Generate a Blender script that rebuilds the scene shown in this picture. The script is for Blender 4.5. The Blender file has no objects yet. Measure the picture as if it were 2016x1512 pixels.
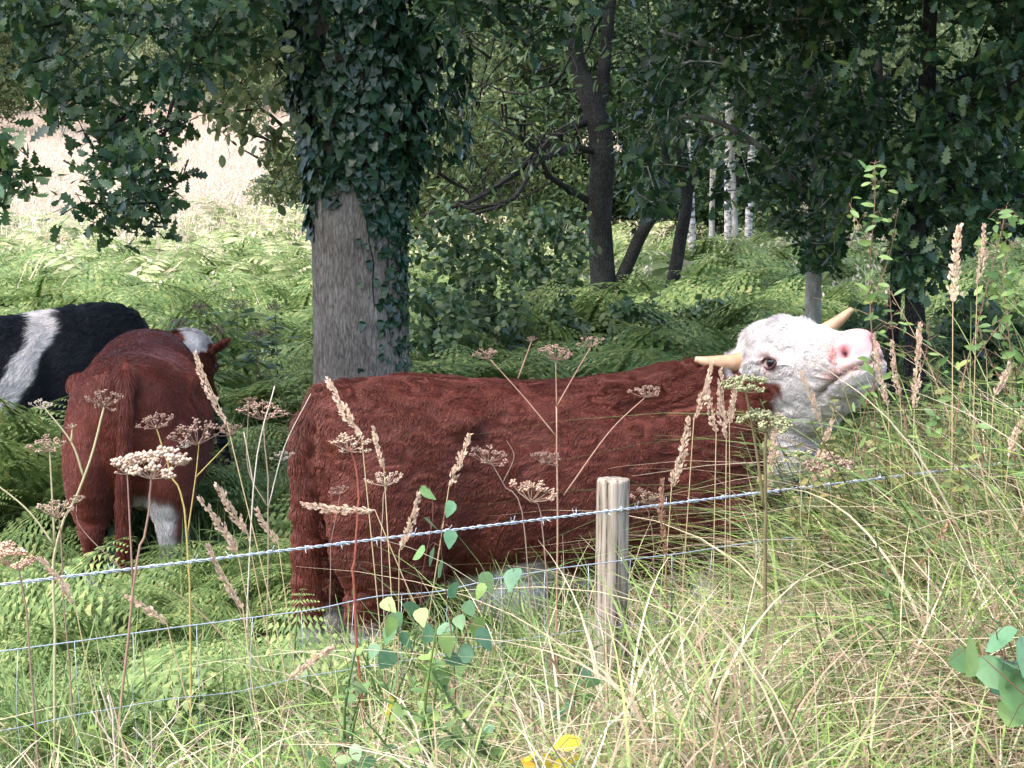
import bpy, math, random
import numpy as np
from mathutils import Matrix, Vector

R = math.radians
rnd = random.Random(7)
rng = np.random.default_rng(7)
scene = bpy.context.scene
root_col = scene.collection

# ------------------------------------------------------------------ camera
CAM_Z, FPX, HOR = 2.2, 4312.0, 300.0
PITCH = math.atan((756 - HOR) / FPX)
cam_data = bpy.data.cameras.new("camera")
cam_data.sensor_width = 36.0
cam_data.lens = 36.0 * FPX / 2016
cam_data.clip_start = 0.1
cam_data.clip_end = 2000
cam = bpy.data.objects.new("camera", cam_data)
cam.location = (0, 0, CAM_Z)
cam.rotation_euler = (R(90) - PITCH, 0, 0)
root_col.objects.link(cam)
scene.camera = cam

# ------------------------------------------------------------------ light
SUN = np.array([-0.40, -0.30, 0.86]); SUN /= np.linalg.norm(SUN)
world = bpy.data.worlds.new("World")
scene.world = world
world.use_nodes = True
wn = world.node_tree
wn.nodes.clear()
sky = wn.nodes.new('ShaderNodeTexSky')
sky.sky_type = 'NISHITA'
sky.sun_disc = False
sky.sun_elevation = math.asin(SUN[2])
sky.sun_rotation = math.atan2(SUN[0], SUN[1])
sky.air_density = 1.0
sky.dust_density = 3.0
bg = wn.nodes.new('ShaderNodeBackground')
bg.inputs['Strength'].default_value = 0.15
wo = wn.nodes.new('ShaderNodeOutputWorld')
wn.links.new(sky.outputs[0], bg.inputs[0])
wn.links.new(bg.outputs[0], wo.inputs[0])
sl = bpy.data.lights.new("sun", 'SUN')
sl.energy = 1.3
sl.angle = R(48)
sl.color = (1.0, 0.95, 0.88)
so = bpy.data.objects.new("sun", sl)
so.rotation_euler = Vector(-SUN).to_track_quat('-Z', 'Y').to_euler()
so.location = (-5, -5, 12)
root_col.objects.link(so)
scene.view_settings.view_transform = 'Standard'
scene.view_settings.look = 'None'
scene.view_settings.gamma = 1
scene.view_settings.exposure = 2.05
scene.view_settings.use_curve_mapping = False
scene.cycles.max_bounces = 6
scene.cycles.diffuse_bounces = 3
scene.cycles.glossy_bounces = 2
scene.cycles.transmission_bounces = 4

# ------------------------------------------------------------------ maths helpers
def nrm(v):
    v = np.asarray(v, float)
    return v / np.maximum(np.linalg.norm(v, axis=-1, keepdims=True), 1e-9)

def at(px, py, dist):
    """a point of the place that is dist metres down the field in the direction of a photo pixel"""
    d = np.array([(px - 1008) / FPX,
                  math.cos(PITCH) + (756 - py) / FPX * math.sin(PITCH),
                  -math.sin(PITCH) + (756 - py) / FPX * math.cos(PITCH)])
    return np.array([0, 0, CAM_Z]) + d * (dist / d[1])

def to_px(p):
    p = np.atleast_2d(p) - np.array([0, 0, CAM_Z])
    f = p[:, 1] * math.cos(PITCH) - p[:, 2] * math.sin(PITCH)
    u = p[:, 1] * math.sin(PITCH) + p[:, 2] * math.cos(PITCH)
    return np.stack([1008 + FPX * p[:, 0] / f, 756 - FPX * u / f, f], 1)

def _hash(ix, iy, iz, seed):
    h = (ix * 374761393 + iy * 668265263 + iz * 2147483647 + seed * 974634777) & 0xffffffff
    h = ((h ^ (h >> 13)) * 1274126177) & 0xffffffff
    h = h ^ (h >> 16)
    return (h & 0xffffff) / float(0xffffff)

def vnoise(p, seed=0):
    p = np.asarray(p, float)
    i = np.floor(p).astype(np.int64)
    f = p - i
    f = f * f * (3 - 2 * f)
    o = 0
    for dx in (0, 1):
        for dy in (0, 1):
            for dz in (0, 1):
                w = (f[:, 0] if dx else 1 - f[:, 0]) * (f[:, 1] if dy else 1 - f[:, 1]) * (f[:, 2] if dz else 1 - f[:, 2])
                o = o + w * _hash(i[:, 0] + dx, i[:, 1] + dy, i[:, 2] + dz, seed)
    return o * 2 - 1

def fbm(p, seed=0, octv=3):
    a, s, o = 1.0, 0, 0
    for k in range(octv):
        o = o + a * vnoise(np.asarray(p) * 2 ** k, seed + k)
        s += a
        a *= .5
    return o / s

def catmull(P, n):
    P = np.asarray(P, float)
    Q = np.vstack([2 * P[0] - P[1], P, 2 * P[-1] - P[-2]])
    out = []
    for i in range(1, len(Q) - 2):
        t = np.linspace(0, 1, n, endpoint=False)[:, None]
        a, b, c, d = Q[i - 1], Q[i], Q[i + 1], Q[i + 2]
        out.append(.5 * (2 * b + (c - a) * t + (2 * a - 5 * b + 4 * c - d) * t ** 2 + (-a + 3 * b - 3 * c + d) * t ** 3))
    out.append(P[-1:])
    return np.vstack(out)

# ------------------------------------------------------------------ mesh helpers
class MB:
    """collects vertices and faces"""
    def __init__(s):
        s.v, s.f3, s.f4, s.n, s.c = [], [], [], 0, []
    def add(s, v, f3=None, f4=None, col=None):
        v = np.asarray(v, float)
        if f3 is not None and len(f3): s.f3.append(np.asarray(f3, int) + s.n)
        if f4 is not None and len(f4): s.f4.append(np.asarray(f4, int) + s.n)
        s.v.append(v)
        if col is not None:
            s.c.append(np.broadcast_to(np.asarray(col, float), (len(v), 3)))
        s.n += len(v)
    def tube(s, P, r, sides=6, col=None, cap=True):
        P = np.asarray(P, float)
        r = np.broadcast_to(np.asarray(r, float), (len(P),))
        T = nrm(np.gradient(P, axis=0))
        ref = np.array([0, 0, 1.]) if abs(T[:, 2]).mean() < .9 else np.array([1., 0, 0])
        A = nrm(np.cross(T, ref)); B = np.cross(T, A)
        th = np.linspace(0, 2 * np.pi, sides, endpoint=False)
        ring = (P[:, None] + r[:, None, None] * (A[:, None] * np.cos(th)[None, :, None] + B[:, None] * np.sin(th)[None, :, None]))
        n = len(P)
        i = np.arange(n - 1)[:, None] * sides
        j = np.arange(sides)[None]
        j2 = (j + 1) % sides
        f4 = np.stack([i + j, i + j2, i + sides + j2, i + sides + j], -1).reshape(-1, 4)
        v = ring.reshape(-1, 3)
        f3 = None
        if cap:
            v = np.vstack([v, P[:1], P[-1:]])
            a = np.stack([np.full(sides, n * sides), (np.arange(sides) + 1) % sides, np.arange(sides)], 1)
            b = np.stack([np.full(sides, n * sides + 1), (n - 1) * sides + np.arange(sides), (n - 1) * sides + (np.arange(sides) + 1) % sides], 1)
            f3 = np.vstack([a, b])
        s.add(v, f3, f4, col)
    def mesh(s, name, mat=None, smooth=True):
        me = bpy.data.meshes.new(name)
        v = np.vstack(s.v) if s.v else np.zeros((0, 3))
        f3 = np.vstack(s.f3) if s.f3 else np.zeros((0, 3), int)
        f4 = np.vstack(s.f4) if s.f4 else np.zeros((0, 4), int)
        me.vertices.add(len(v))
        me.vertices.foreach_set("co", v.astype(np.float32).ravel())
        nl = len(f3) * 3 + len(f4) * 4
        me.loops.add(nl)
        me.loops.foreach_set("vertex_index", np.concatenate([f3.ravel(), f4.ravel()]).astype(np.int32))
        me.polygons.add(len(f3) + len(f4))
        st = np.concatenate([np.arange(len(f3)) * 3, len(f3) * 3 + np.arange(len(f4)) * 4]).astype(np.int32)
        me.polygons.foreach_set("loop_start", st)
        me.update(calc_edges=True)
        me.polygons.foreach_set("use_smooth", np.full(len(f3) + len(f4), smooth))
        if s.c:
            c = np.vstack(s.c)
            at_ = me.attributes.new("col", 'FLOAT_COLOR', 'POINT')
            at_.data.foreach_set("color", np.hstack([c, np.ones((len(c), 1))]).astype(np.float32).ravel())
        if mat: me.materials.append(mat)
        return me
    def build(s, name, mat=None, parent=None, smooth=True, col=True):
        me = s.mesh(name, mat, smooth)
        o = bpy.data.objects.new(name, me)
        root_col.objects.link(o)
        if parent is not None: o.parent = parent
        return o

def tag(o, label=None, cat=None, group=None, kind=None):
    if label: o['label'] = label
    if cat: o['category'] = cat
    if group: o['group'] = group
    if kind: o['kind'] = kind
    return o

def empty(name, loc=(0, 0, 0), rz=0.0):
    o = bpy.data.objects.new(name, None)
    o.location = loc
    o.rotation_euler = (0, 0, rz)
    o.empty_display_size = .1
    root_col.objects.link(o)
    return o

def inst(name, me, M, parent):
    o = bpy.data.objects.new(name, me)
    o.matrix_basis = M
    o.parent = parent
    root_col.objects.link(o)
    return o

def frames(d, nvec):
    """columns side, dir, normal for leaves"""
    d = nrm(d)
    s_ = nrm(np.cross(d, nvec))
    n_ = np.cross(s_, d)
    return s_, d, n_

def leafset(pos, d, nv, sc, V, F3):
    s_, d_, n_ = frames(d, nv)
    v = pos[:, None] + sc[:, None, None] * (V[None, :, 0:1] * s_[:, None] + V[None, :, 1:2] * d_[:, None] + V[None, :, 2:3] * n_[:, None])
    f = F3[None] + (np.arange(len(pos)) * len(V))[:, None, None]
    return v.reshape(-1, 3), f.reshape(-1, 3)

def leafmat4(pos, d, nv, sc):
    s_, d_, n_ = frames(d[None], nv[None])
    M = Matrix.Identity(4)
    for i in range(3):
        M[i][0] = s_[0][i] * sc; M[i][1] = d_[0][i] * sc; M[i][2] = n_[0][i] * sc; M[i][3] = pos[i]
    return M

# ------------------------------------------------------------------ materials
def newmat(name):
    m = bpy.data.materials.new(name)
    m.use_nodes = True
    nt = m.node_tree
    nt.nodes.clear()
    out = nt.nodes.new('ShaderNodeOutputMaterial')
    return m, nt, out

def ramp(nt, fac, stops):
    r = nt.nodes.new('ShaderNodeValToRGB')
    el = r.color_ramp.elements
    while len(el) < len(stops): el.new(.5)
    for e, (p, c) in zip(el, stops):
        e.position = p
        e.color = (*c, 1)
    nt.links.new(fac, r.inputs[0])
    return r.outputs[0]

def noise(nt, scale, detail=3, vec=None, rough=.55):
    n = nt.nodes.new('ShaderNodeTexNoise')
    n.inputs['Scale'].default_value = scale
    n.inputs['Detail'].default_value = detail
    n.inputs['Roughness'].default_value = rough
    if vec is not None: nt.links.new(vec, n.inputs['Vector'])
    return n.outputs['Fac']

def math_(nt, op, a, b):
    m = nt.nodes.new('ShaderNodeMath'); m.operation = op
    for i, x in enumerate((a, b)):
        if isinstance(x, (int, float)): m.inputs[i].default_value = x
        else: nt.links.new(x, m.inputs[i])
    return m.outputs[0]

def mulcol(nt, c, f):
    m = nt.nodes.new('ShaderNodeVectorMath'); m.operation = 'SCALE'
    nt.links.new(c, m.inputs[0]); nt.links.new(f, m.inputs['Scale'])
    return m.outputs[0]

def finish(nt, out, col, rough=.6, transl=0., bump=None, bstr=.3, bdist=.01, spec=.5):
    p = nt.nodes.new('ShaderNodeBsdfPrincipled')
    nt.links.new(col, p.inputs['Base Color'])
    p.inputs['Roughness'].default_value = rough
    p.inputs['Specular IOR Level'].default_value = spec
    if bump is not None:
        b = nt.nodes.new('ShaderNodeBump')
        b.inputs['Strength'].default_value = bstr
        b.inputs['Distance'].default_value = bdist
        nt.links.new(bump, b.inputs['Height'])
        nt.links.new(b.outputs[0], p.inputs['Normal'])
    sh = p.outputs[0]
    if transl:
        t = nt.nodes.new('ShaderNodeBsdfTranslucent')
        nt.links.new(col, t.inputs[0])
        mx = nt.nodes.new('ShaderNodeMixShader')
        mx.inputs[0].default_value = transl
        nt.links.new(sh, mx.inputs[1]); nt.links.new(t.outputs[0], mx.inputs[2])
        sh = mx.outputs[0]
    nt.links.new(sh, out.inputs[0])

def leaf_material(name, stops, rough=.42, transl=.25, spec=.5):
    """colour of each leaf picked from its own random number and its island"""
    m, nt, out = newmat(name)
    oi = nt.nodes.new('ShaderNodeObjectInfo')
    ge = nt.nodes.new('ShaderNodeNewGeometry')
    f = math_(nt, 'FRACT', math_(nt, 'ADD', oi.outputs['Random'], ge.outputs['Random Per Island']), 0)
    n = noise(nt, 2.2, 2, ge.outputs['Position'])
    f2 = math_(nt, 'ADD', math_(nt, 'MULTIPLY', f, .75), math_(nt, 'MULTIPLY', n, .25))
    col = ramp(nt, f2, stops)
    n2 = noise(nt, 60, 2, ge.outputs['Position'])
    col = mulcol(nt, col, math_(nt, 'ADD', math_(nt, 'MULTIPLY', n2, .6), .7))
    finish(nt, out, col, rough, transl, spec=spec)
    return m

def attr_material(name, rough=.6, transl=.2, spec=.3, nscale=40, amp=.5):
    m, nt, out = newmat(name)
    a = nt.nodes.new('ShaderNodeAttribute'); a.attribute_name = 'col'
    ge = nt.nodes.new('ShaderNodeNewGeometry')
    n = noise(nt, nscale, 3, ge.outputs['Position'])
    col = mulcol(nt, a.outputs['Color'], math_(nt, 'ADD', math_(nt, 'MULTIPLY', n, amp), 1 - amp / 2))
    finish(nt, out, col, rough, transl, spec=spec)
    return m

def solid_material(name, stops, scale=8, rough=.7, bstr=.4, bdist=.01, stretch=(1, 1, 1), spec=.3, detail=5, transl=0):
    m, nt, out = newmat(name)
    tc = nt.nodes.new('ShaderNodeTexCoord')
    mp = nt.nodes.new('ShaderNodeMapping')
    mp.inputs['Scale'].default_value = stretch
    nt.links.new(tc.outputs['Object'], mp.inputs[0])
    n = noise(nt, scale, detail, mp.outputs[0], .65)
    col = ramp(nt, n, stops)
    finish(nt, out, col, rough, transl, n, bstr, bdist, spec)
    return m

M_oak = leaf_material("oak_leaf", [(0, (.012, .034, .016)), (.45, (.024, .065, .026)), (.78, (.06, .12, .035)), (.94, (.14, .19, .05)), (1, (.20, .12, .03))], .38, .30, .55)
M_ivy = leaf_material("ivy_leaf", [(0, (.008, .028, .016)), (.5, (.015, .05, .026)), (.9, (.035, .08, .03)), (1, (.08, .12, .03))], .33, .12, .55)
M_yellow_oak = leaf_material("light_oak_leaf", [(0, (.07, .10, .04)), (.5, (.13, .18, .07)), (1, (.30, .31, .13))], .5, .4)
M_birch = leaf_material("birch_leaf", [(0, (.09, .19, .11)), (.4, (.12, .26, .14)), (.75, (.19, .32, .10)), (1, (.28, .38, .09))], .45, .35)
M_yellow = leaf_material("yellow_leaf", [(0, (.5, .42, .02)), (.6, (.65, .52, .02)), (1, (.7, .35, .05))], .5, .35)
M_bracken = leaf_material("bracken_frond", [(0, (.06, .11, .035)), (.35, (.14, .22, .07)), (.72, (.25, .33, .11)), (.9, (.38, .38, .15)), (1, (.34, .20, .10))], .55, .35, .25)
M_brackenfar = leaf_material("far_bracken", [(0, (.12, .17, .07)), (.3, (.27, .34, .14)), (.62, (.42, .47, .23)), (.82, (.56, .52, .34)), (.92, (.48, .34, .24)), (1, (.30, .19, .12))], .6, .35, .2)  # paler copy of the bracken, open-slope sunlight put into the colour
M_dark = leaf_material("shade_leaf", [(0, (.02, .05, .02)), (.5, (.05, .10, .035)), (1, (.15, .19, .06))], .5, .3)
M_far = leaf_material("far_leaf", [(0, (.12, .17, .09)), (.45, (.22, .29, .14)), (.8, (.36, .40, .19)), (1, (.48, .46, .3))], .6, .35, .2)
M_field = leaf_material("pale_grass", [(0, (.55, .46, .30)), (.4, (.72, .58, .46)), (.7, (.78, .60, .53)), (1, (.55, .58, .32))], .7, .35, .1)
M_attr = attr_material("grass_blade")
M_dead = attr_material("dead_stem", .75, .12, .2, 90, .6)
M_leafy = leaf_material("sapling_leaf", [(0, (.06, .12, .04)), (.4, (.12, .22, .06)), (.8, (.2, .3, .08)), (1, (.32, .3, .08))], .5, .35)
M_ground = solid_material("pasture_soil", [(.3, (.05, .045, .02)), (.5, (.09, .10, .035)), (.7, (.16, .15, .06))], 3, .95, .5, .03)
M_bark = solid_material("oak_bark", [(.34, (.035, .03, .027)), (.44, (.14, .12, .10)), (.56, (.27, .235, .205)), (.7, (.44, .40, .36))], 24, .9, 1., .03, (1, 1, .2), .15, 8)
def bark_material(name, crack, mid, light, vs, zs, patch, bstr=1.0, bdist=.02, moss=0.0):
    m, nt, out = newmat(name)
    tc = nt.nodes.new('ShaderNodeTexCoord')
    mp = nt.nodes.new('ShaderNodeMapping'); mp.inputs['Scale'].default_value = (1, 1, zs)
    nt.links.new(tc.outputs['Object'], mp.inputs[0])
    nz = nt.nodes.new('ShaderNodeTexNoise'); nz.inputs['Scale'].default_value = vs * .35; nz.inputs['Detail'].default_value = 4
    nt.links.new(mp.outputs[0], nz.inputs['Vector'])
    mx = nt.nodes.new('ShaderNodeVectorMath'); mx.operation = 'MULTIPLY_ADD'
    mx.inputs[1].default_value = (3.2 / vs,) * 3
    nt.links.new(nz.outputs['Color'], mx.inputs[0]); nt.links.new(mp.outputs[0], mx.inputs[2])
    vo = nt.nodes.new('ShaderNodeTexVoronoi'); vo.feature = 'DISTANCE_TO_EDGE'; vo.inputs['Scale'].default_value = vs
    nt.links.new(mx.outputs[0], vo.inputs['Vector'])
    fine = noise(nt, vs * 2.2, 6, mp.outputs[0], .7)
    big = noise(nt, patch, 4, tc.outputs['Object'], .6)
    e = math_(nt, 'MULTIPLY', vo.outputs['Distance'], 2.4)
    e = math_(nt, 'MINIMUM', e, .55)
    f = math_(nt, 'ADD', math_(nt, 'MULTIPLY', e, .30), math_(nt, 'ADD', math_(nt, 'MULTIPLY', fine, .95), math_(nt, 'MULTIPLY', big, .6)))
    f = math_(nt, 'SUBTRACT', f, .36)
    col = ramp(nt, f, [(.18, crack), (.42, mid), (.72, light), (.95, tuple(min(1, c * 1.25) for c in light))])
    finish(nt, out, col, .9, 0, f, bstr, bdist, .15)
    return m
M_bark = bark_material("oak_bark", (.045, .038, .032), (.20, .17, .145), (.40, .36, .32), 46, .22, 2.6, 1.0, .03)
M_darkbark = solid_material("dark_bark", [(.35, (.010, .009, .009)), (.55, (.028, .025, .024)), (.72, (.12, .115, .10))], 16, .9, .8, .01, (1, 1, .3), .2, 6)
M_greybark = solid_material("grey_bark", [(.3, (.12, .11, .09)), (.55, (.3, .28, .25)), (.7, (.5, .48, .45))], 12, .9, .6, .01, (1, 1, .4), .2, 6)
M_darkbark = bark_material('dark_bark', (.005, .005, .005), (.014, .013, .013), (.055, .055, .048), 55, .35, 5, .9, .012)
M_birchbark = solid_material("birch_bark", [(.40, (.03, .028, .025)), (.46, (.24, .22, .20)), (.56, (.50, .47, .46)), (.7, (.62, .60, .59))], 9, .7, .3, .005, (1, 1, 2.6), .2, 4)
M_post = solid_material("weathered_post", [(.37, (.04, .032, .026)), (.43, (.20, .165, .13)), (.54, (.34, .29, .235)), (.68, (.46, .41, .34))], 70, .95, 1., .008, (1, 1, .045), .12, 10)
M_wire = solid_material("galvanised_wire", [(.3, (.42, .47, .54)), (.7, (.66, .72, .80))], 90, .42, .2, .001, (1, 1, 1), .6)
M_wire.node_tree.nodes['Principled BSDF'].inputs['Metallic'].default_value = .45

# ------------------------------------------------------------------ terrain
FD = nrm(np.array([1.42, 1.02])); FN = np.array([FD[1], -FD[0]])   # fence direction, towards the camera side
def fence_s(x, y):
    return (x - .27) * FN[0] + (y - 6.0) * FN[1]
def sstep(a, b, t):
    t = np.clip((t - a) / (b - a), 0, 1)
    return t * t * (3 - 2 * t)
def ground_z(x, y):
    x = np.asarray(x, float); y = np.asarray(y, float)
    s_ = fence_s(x, y)
    z = .44 * sstep(-2.3, 0, s_) + .46 * sstep(0, 1.5, s_) + .24 * sstep(.5, 1.9, x) * sstep(-1.6, .2, s_)
    z = z + .00042 * np.maximum(y - 30, 0) ** 2 * (y < 150) + (y >= 150) * (.00042 * 120 ** 2 + (y - 150) * .08)
    z = z + .05 * vnoise(np.stack([x * .9, y * .9, 0 * x], -1).reshape(-1, 3), 3).reshape(x.shape) * sstep(0, 2, y)
    z = z + .16 * vnoise(np.stack([x * .12, y * .12, 0 * x], -1).reshape(-1, 3), 5).reshape(x.shape) * sstep(14, 30, y)
    return z

def build_ground():
    ys = np.concatenate([np.linspace(-8, 12, 90), 12 + (np.linspace(0, 1, 90)[1:] ** 2) * 700])
    u = np.linspace(-1, 1, 121)
    V, W = [], len(u)
    Y, U = np.meshgrid(ys, u, indexing='ij')
    X = U * (9 + np.abs(Y) * .9)
    Z = ground_z(X, Y)
    v = np.stack([X, Y, Z], -1).reshape(-1, 3)
    i = np.arange(len(ys) - 1)[:, None] * W + np.arange(W - 1)[None]
    f = np.stack([i, i + 1, i + W + 1, i + W], -1).reshape(-1, 4)
    b = MB(); b.add(v, None, f)
    tag(b.build("ground", M_ground), kind='structure')
build_ground()

# ------------------------------------------------------------------ scatter (geometry nodes) for uncountable growth
_trees = {}
def scatter(name, pts, rot, scl, idx, protos):
    me = bpy.data.meshes.new(name)
    n = len(pts)
    me.vertices.add(n)
    me.vertices.foreach_set("co", np.asarray(pts, np.float32).ravel())
    for an, ty, dat, key in (("rot", 'FLOAT_VECTOR', rot, "vector"), ("scl", 'FLOAT', scl, "value"), ("idx", 'INT', idx, "value")):
        a = me.attributes.new(an, ty, 'POINT')
        a.data.foreach_set(key, np.asarray(dat, np.int32 if ty == 'INT' else np.float32).ravel())
    o = bpy.data.objects.new(name, me)
    root_col.objects.link(o)
    ng = bpy.data.node_groups.new(name, 'GeometryNodeTree')
    ng.interface.new_socket('Geometry', in_out='INPUT', socket_type='NodeSocketGeometry')
    ng.interface.new_socket('Geometry', in_out='OUTPUT', socket_type='NodeSocketGeometry')
    gi = ng.nodes.new('NodeGroupInput'); go = ng.nodes.new('NodeGroupOutput')
    ip = ng.nodes.new('GeometryNodeInstanceOnPoints')
    jn = ng.nodes.new('GeometryNodeJoinGeometry')
    for p in protos:
        oi = ng.nodes.new('GeometryNodeObjectInfo')
        oi.inputs['Object'].default_value = p
        oi.inputs['As Instance'].default_value = True
        ng.links.new(oi.outputs['Geometry'], jn.inputs[0])
    def na(nm, ty):
        a = ng.nodes.new('GeometryNodeInputNamedAttribute')
        a.data_type = ty
        a.inputs['Name'].default_value = nm
        return a.outputs['Attribute']
    ng.links.new(gi.outputs[0], ip.inputs['Points'])
    ng.links.new(jn.outputs[0], ip.inputs['Instance'])
    ip.inputs['Pick Instance'].default_value = True
    ng.links.new(na('idx', 'INT'), ip.inputs['Instance Index'])
    ng.links.new(na('rot', 'FLOAT_VECTOR'), ip.inputs['Rotation'])
    ng.links.new(na('scl', 'FLOAT'), ip.inputs['Scale'])
    ng.links.new(ip.outputs[0], go.inputs[0])
    md = o.modifiers.new("scatter", 'NODES')
    md.node_group = ng
    return o

def proto(b, name, mat):
    return bpy.data.objects.new(name, b.mesh(name, mat))

# ------------------------------------------------------------------ leaf outlines
def leaf_from_outline(xs, ys, bend=.12, fold=.18):
    """half outline (x>=0) from base to tip -> folded leaf, length 1"""
    xs = np.array(xs); ys = np.array(ys)
    n = len(xs)
    mid = np.stack([0 * ys, ys, -bend * ys ** 2], 1)
    rt = np.stack([xs, ys, fold * xs - bend * ys ** 2], 1)
    lf = rt * [-1, 1, 1]
    V = np.vstack([mid, rt, lf])
    F = []
    for i in range(n - 1):
        F += [(i, n + i, n + i + 1), (i, n + i + 1, i + 1), (i, 2 * n + i + 1, 2 * n + i), (i, i + 1, 2 * n + i + 1)]
    return V, np.array(F)
OAK = leaf_from_outline([.01, .05, .17, .08, .25, .12, .30, .15, .24, .11, .01], [0, .12, .24, .33, .46, .50, .68, .70, .88, .93, 1.0])
IVY = leaf_from_outline([.0, .28, .42, .26, .22, .0], [-.02, -.1, .18, .42, .62, 1.0], .15, .12)
BIRCH = leaf_from_outline([.0, .26, .36, .33, .27, .16, .10, .0], [.02, .10, .28, .42, .60, .76, .88, 1.0], .1, .12)
ROUND = leaf_from_outline([.02, .22, .30, .22, .0], [0, .2, .48, .78, 1.0], .15, .15)
SLIM = leaf_from_outline([.01, .10, .14, .10, .0], [0, .2, .48, .78, 1.0], .2, .12)
MIDL = leaf_from_outline([.01, .12, .20, .17, .08, .0], [0, .15, .4, .65, .88, 1.0], .18, .2)
DIAM = (np.array([[0, 0, 0], [.28, .5, .05], [0, 1, -.08], [-.28, .5, .05]], float), np.array([[0, 1, 2], [0, 2, 3]]))

# ------------------------------------------------------------------ woody growth
def grow(seed_paths, attract, r_tip=.003, step=.12, sag=.05, seed=1, expo=2.4, wob=.03):
    """branches reach from the given limbs to every target point; returns chains (points, radii) and twig ends"""
    rg = np.random.default_rng(seed)
    pos, par = [], []
    for P in seed_paths:
        P = np.asarray(P, float)
        seg = []
        for a, b in zip(P[:-1], P[1:]):
            k = max(1, int(np.linalg.norm(b - a) / step))
            seg += [a + (b - a) * t for t in np.arange(k) / k]
        seg.append(P[-1])
        pr = -1
        if pos:
            dd = np.linalg.norm(np.array(pos) - seg[0], axis=1)
            pr = int(dd.argmin())
            if dd[pr] > .35: pr = -1
        for q in seg:
            pos.append(q + rg.normal(0, wob * .4, 3)); par.append(pr); pr = len(pos) - 1
    A = np.asarray(attract, float)
    pos = [np.asarray(p) for p in pos]
    arr = np.zeros((len(pos) + len(A) * 24, 3)); n = len(pos)
    arr[:n] = pos
    d0 = np.sqrt(((A[:, None] - arr[None, :n]) ** 2).sum(-1)).min(1) if len(A) * n < 6e6 else rg.random(len(A))
    ends = []
    for k in np.argsort(d0):
        a = A[k]
        dd = ((arr[:n] - a) ** 2).sum(1)
        j = int(dd.argmin()); L = math.sqrt(dd[j])
        m = min(20, max(1, int(L / step)))
        s0 = arr[j].copy()
        off = rg.normal(0, wob * (1 + L), 3)
        pr = j
        for i in range(1, m + 1):
            t = i / m
            q = s0 + (a - s0) * t + off * math.sin(math.pi * t) * .8 + np.array([0, 0, sag * L * math.sin(math.pi * t)]) + (rg.normal(0, wob * .25, 3) if i < m else 0)
            arr[n] = q; par.append(pr); pr = n; n += 1
        ends.append(pr)
    arr = arr[:n]; par = np.array(par)
    w = np.zeros(n)
    kids = [[] for _ in range(n)]
    for i in range(n):
        if par[i] >= 0: kids[par[i]].append(i)
    rad = np.zeros(n)
    for i in range(n - 1, -1, -1):
        rad[i] = max(w[i] ** (1 / expo) if w[i] > 0 else r_tip, r_tip)
        if par[i] >= 0: w[par[i]] += rad[i] ** expo
    chains, stack = [], [i for i in range(n) if par[i] < 0]
    while stack:
        i = stack.pop()
        ch = [par[i], i] if par[i] >= 0 else [i]
        rr = [rad[i]] if par[i] >= 0 else []
        while kids[i]:
            ks = sorted(kids[i], key=lambda q: -rad[q])
            stack += ks[1:]
            i = ks[0]; ch.append(i)
        if len(ch) > 1:
            r_ = rad[ch].copy()
            if par[ch[1]] == ch[0] and rr: r_[0] = min(r_[0], r_[1] * 1.2)
            chains.append((arr[ch], r_))
    ends = np.array(ends)
    ed = nrm(arr[ends] - arr[par[ends]]) if len(ends) else np.zeros((0, 3))
    return chains, arr[ends], ed

def wood_mesh(chains, big=.02, scale=1.0, b=None):
    b = b or MB()
    for P, r in chains:
        b.tube(P, r * scale, 8 if r.max() > .05 else (6 if r.max() > big else 4), cap=False)
    return b

def leaf_cluster(ends, ed, per, size, seed, spread=.14, droop=.35, back=.18):
    rg = np.random.default_rng(seed)
    n = len(ends) * per
    e = np.repeat(ends, per, 0); d = np.repeat(ed, per, 0)
    pos = e - d * (rg.random((n, 1)) * back) + rg.normal(0, spread * .25, (n, 3))
    dr = nrm(d * .6 + rg.normal(0, .75, (n, 3)) + [0, 0, -droop])
    nv = nrm(rg.normal(0, .55, (n, 3)) + [0, -.25, .8])
    sc = size * rg.uniform(.65, 1.2, n)
    return pos, dr, nv, sc

def leaves_objects(root, name, pos, dr, nv, sc, leaf, mat, maxobj=300, stuffname="foliage", margin=20, visible=None):
    """the leaves that show largest become parts, the rest one part that is stuff"""
    px = to_px(pos)
    inf = (px[:, 0] > -margin) & (px[:, 0] < 2016 + margin) & (px[:, 1] > -margin) & (px[:, 1] < 1512 + margin) & (px[:, 2] > 0)
    if visible is not None: inf &= visible
    key = np.where(inf, sc / np.maximum(px[:, 2], .1), -1)
    order = np.argsort(-key)
    sel = order[:maxobj]; sel = sel[key[sel] > 0]
    b0 = MB(); b0.add(leaf[0], leaf[1]); me = b0.mesh(name, mat)
    for k in sel:
        inst(name, me, leafmat4(pos[k], dr[k], nv[k], sc[k]), root)
    rest = np.setdiff1d(np.arange(len(pos)), sel)
    if len(rest):
        b = MB(); v, f = leafset(pos[rest], dr[rest], nv[rest], sc[rest], *leaf)
        b.add(v, f)
        tag(b.build(stuffname, mat, root), kind='stuff')

def in_poly(x, y, poly):
    poly = np.asarray(poly, float)
    c = np.zeros(len(x), bool)
    j = len(poly) - 1
    for i in range(len(poly)):
        xi, yi = poly[i]; xj, yj = poly[j]
        k = ((yi > y) != (yj > y)) & (x < (xj - xi) * (y - yi) / (yj - yi + 1e-9) + xi)
        c ^= k
        j = i
    return c

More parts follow.
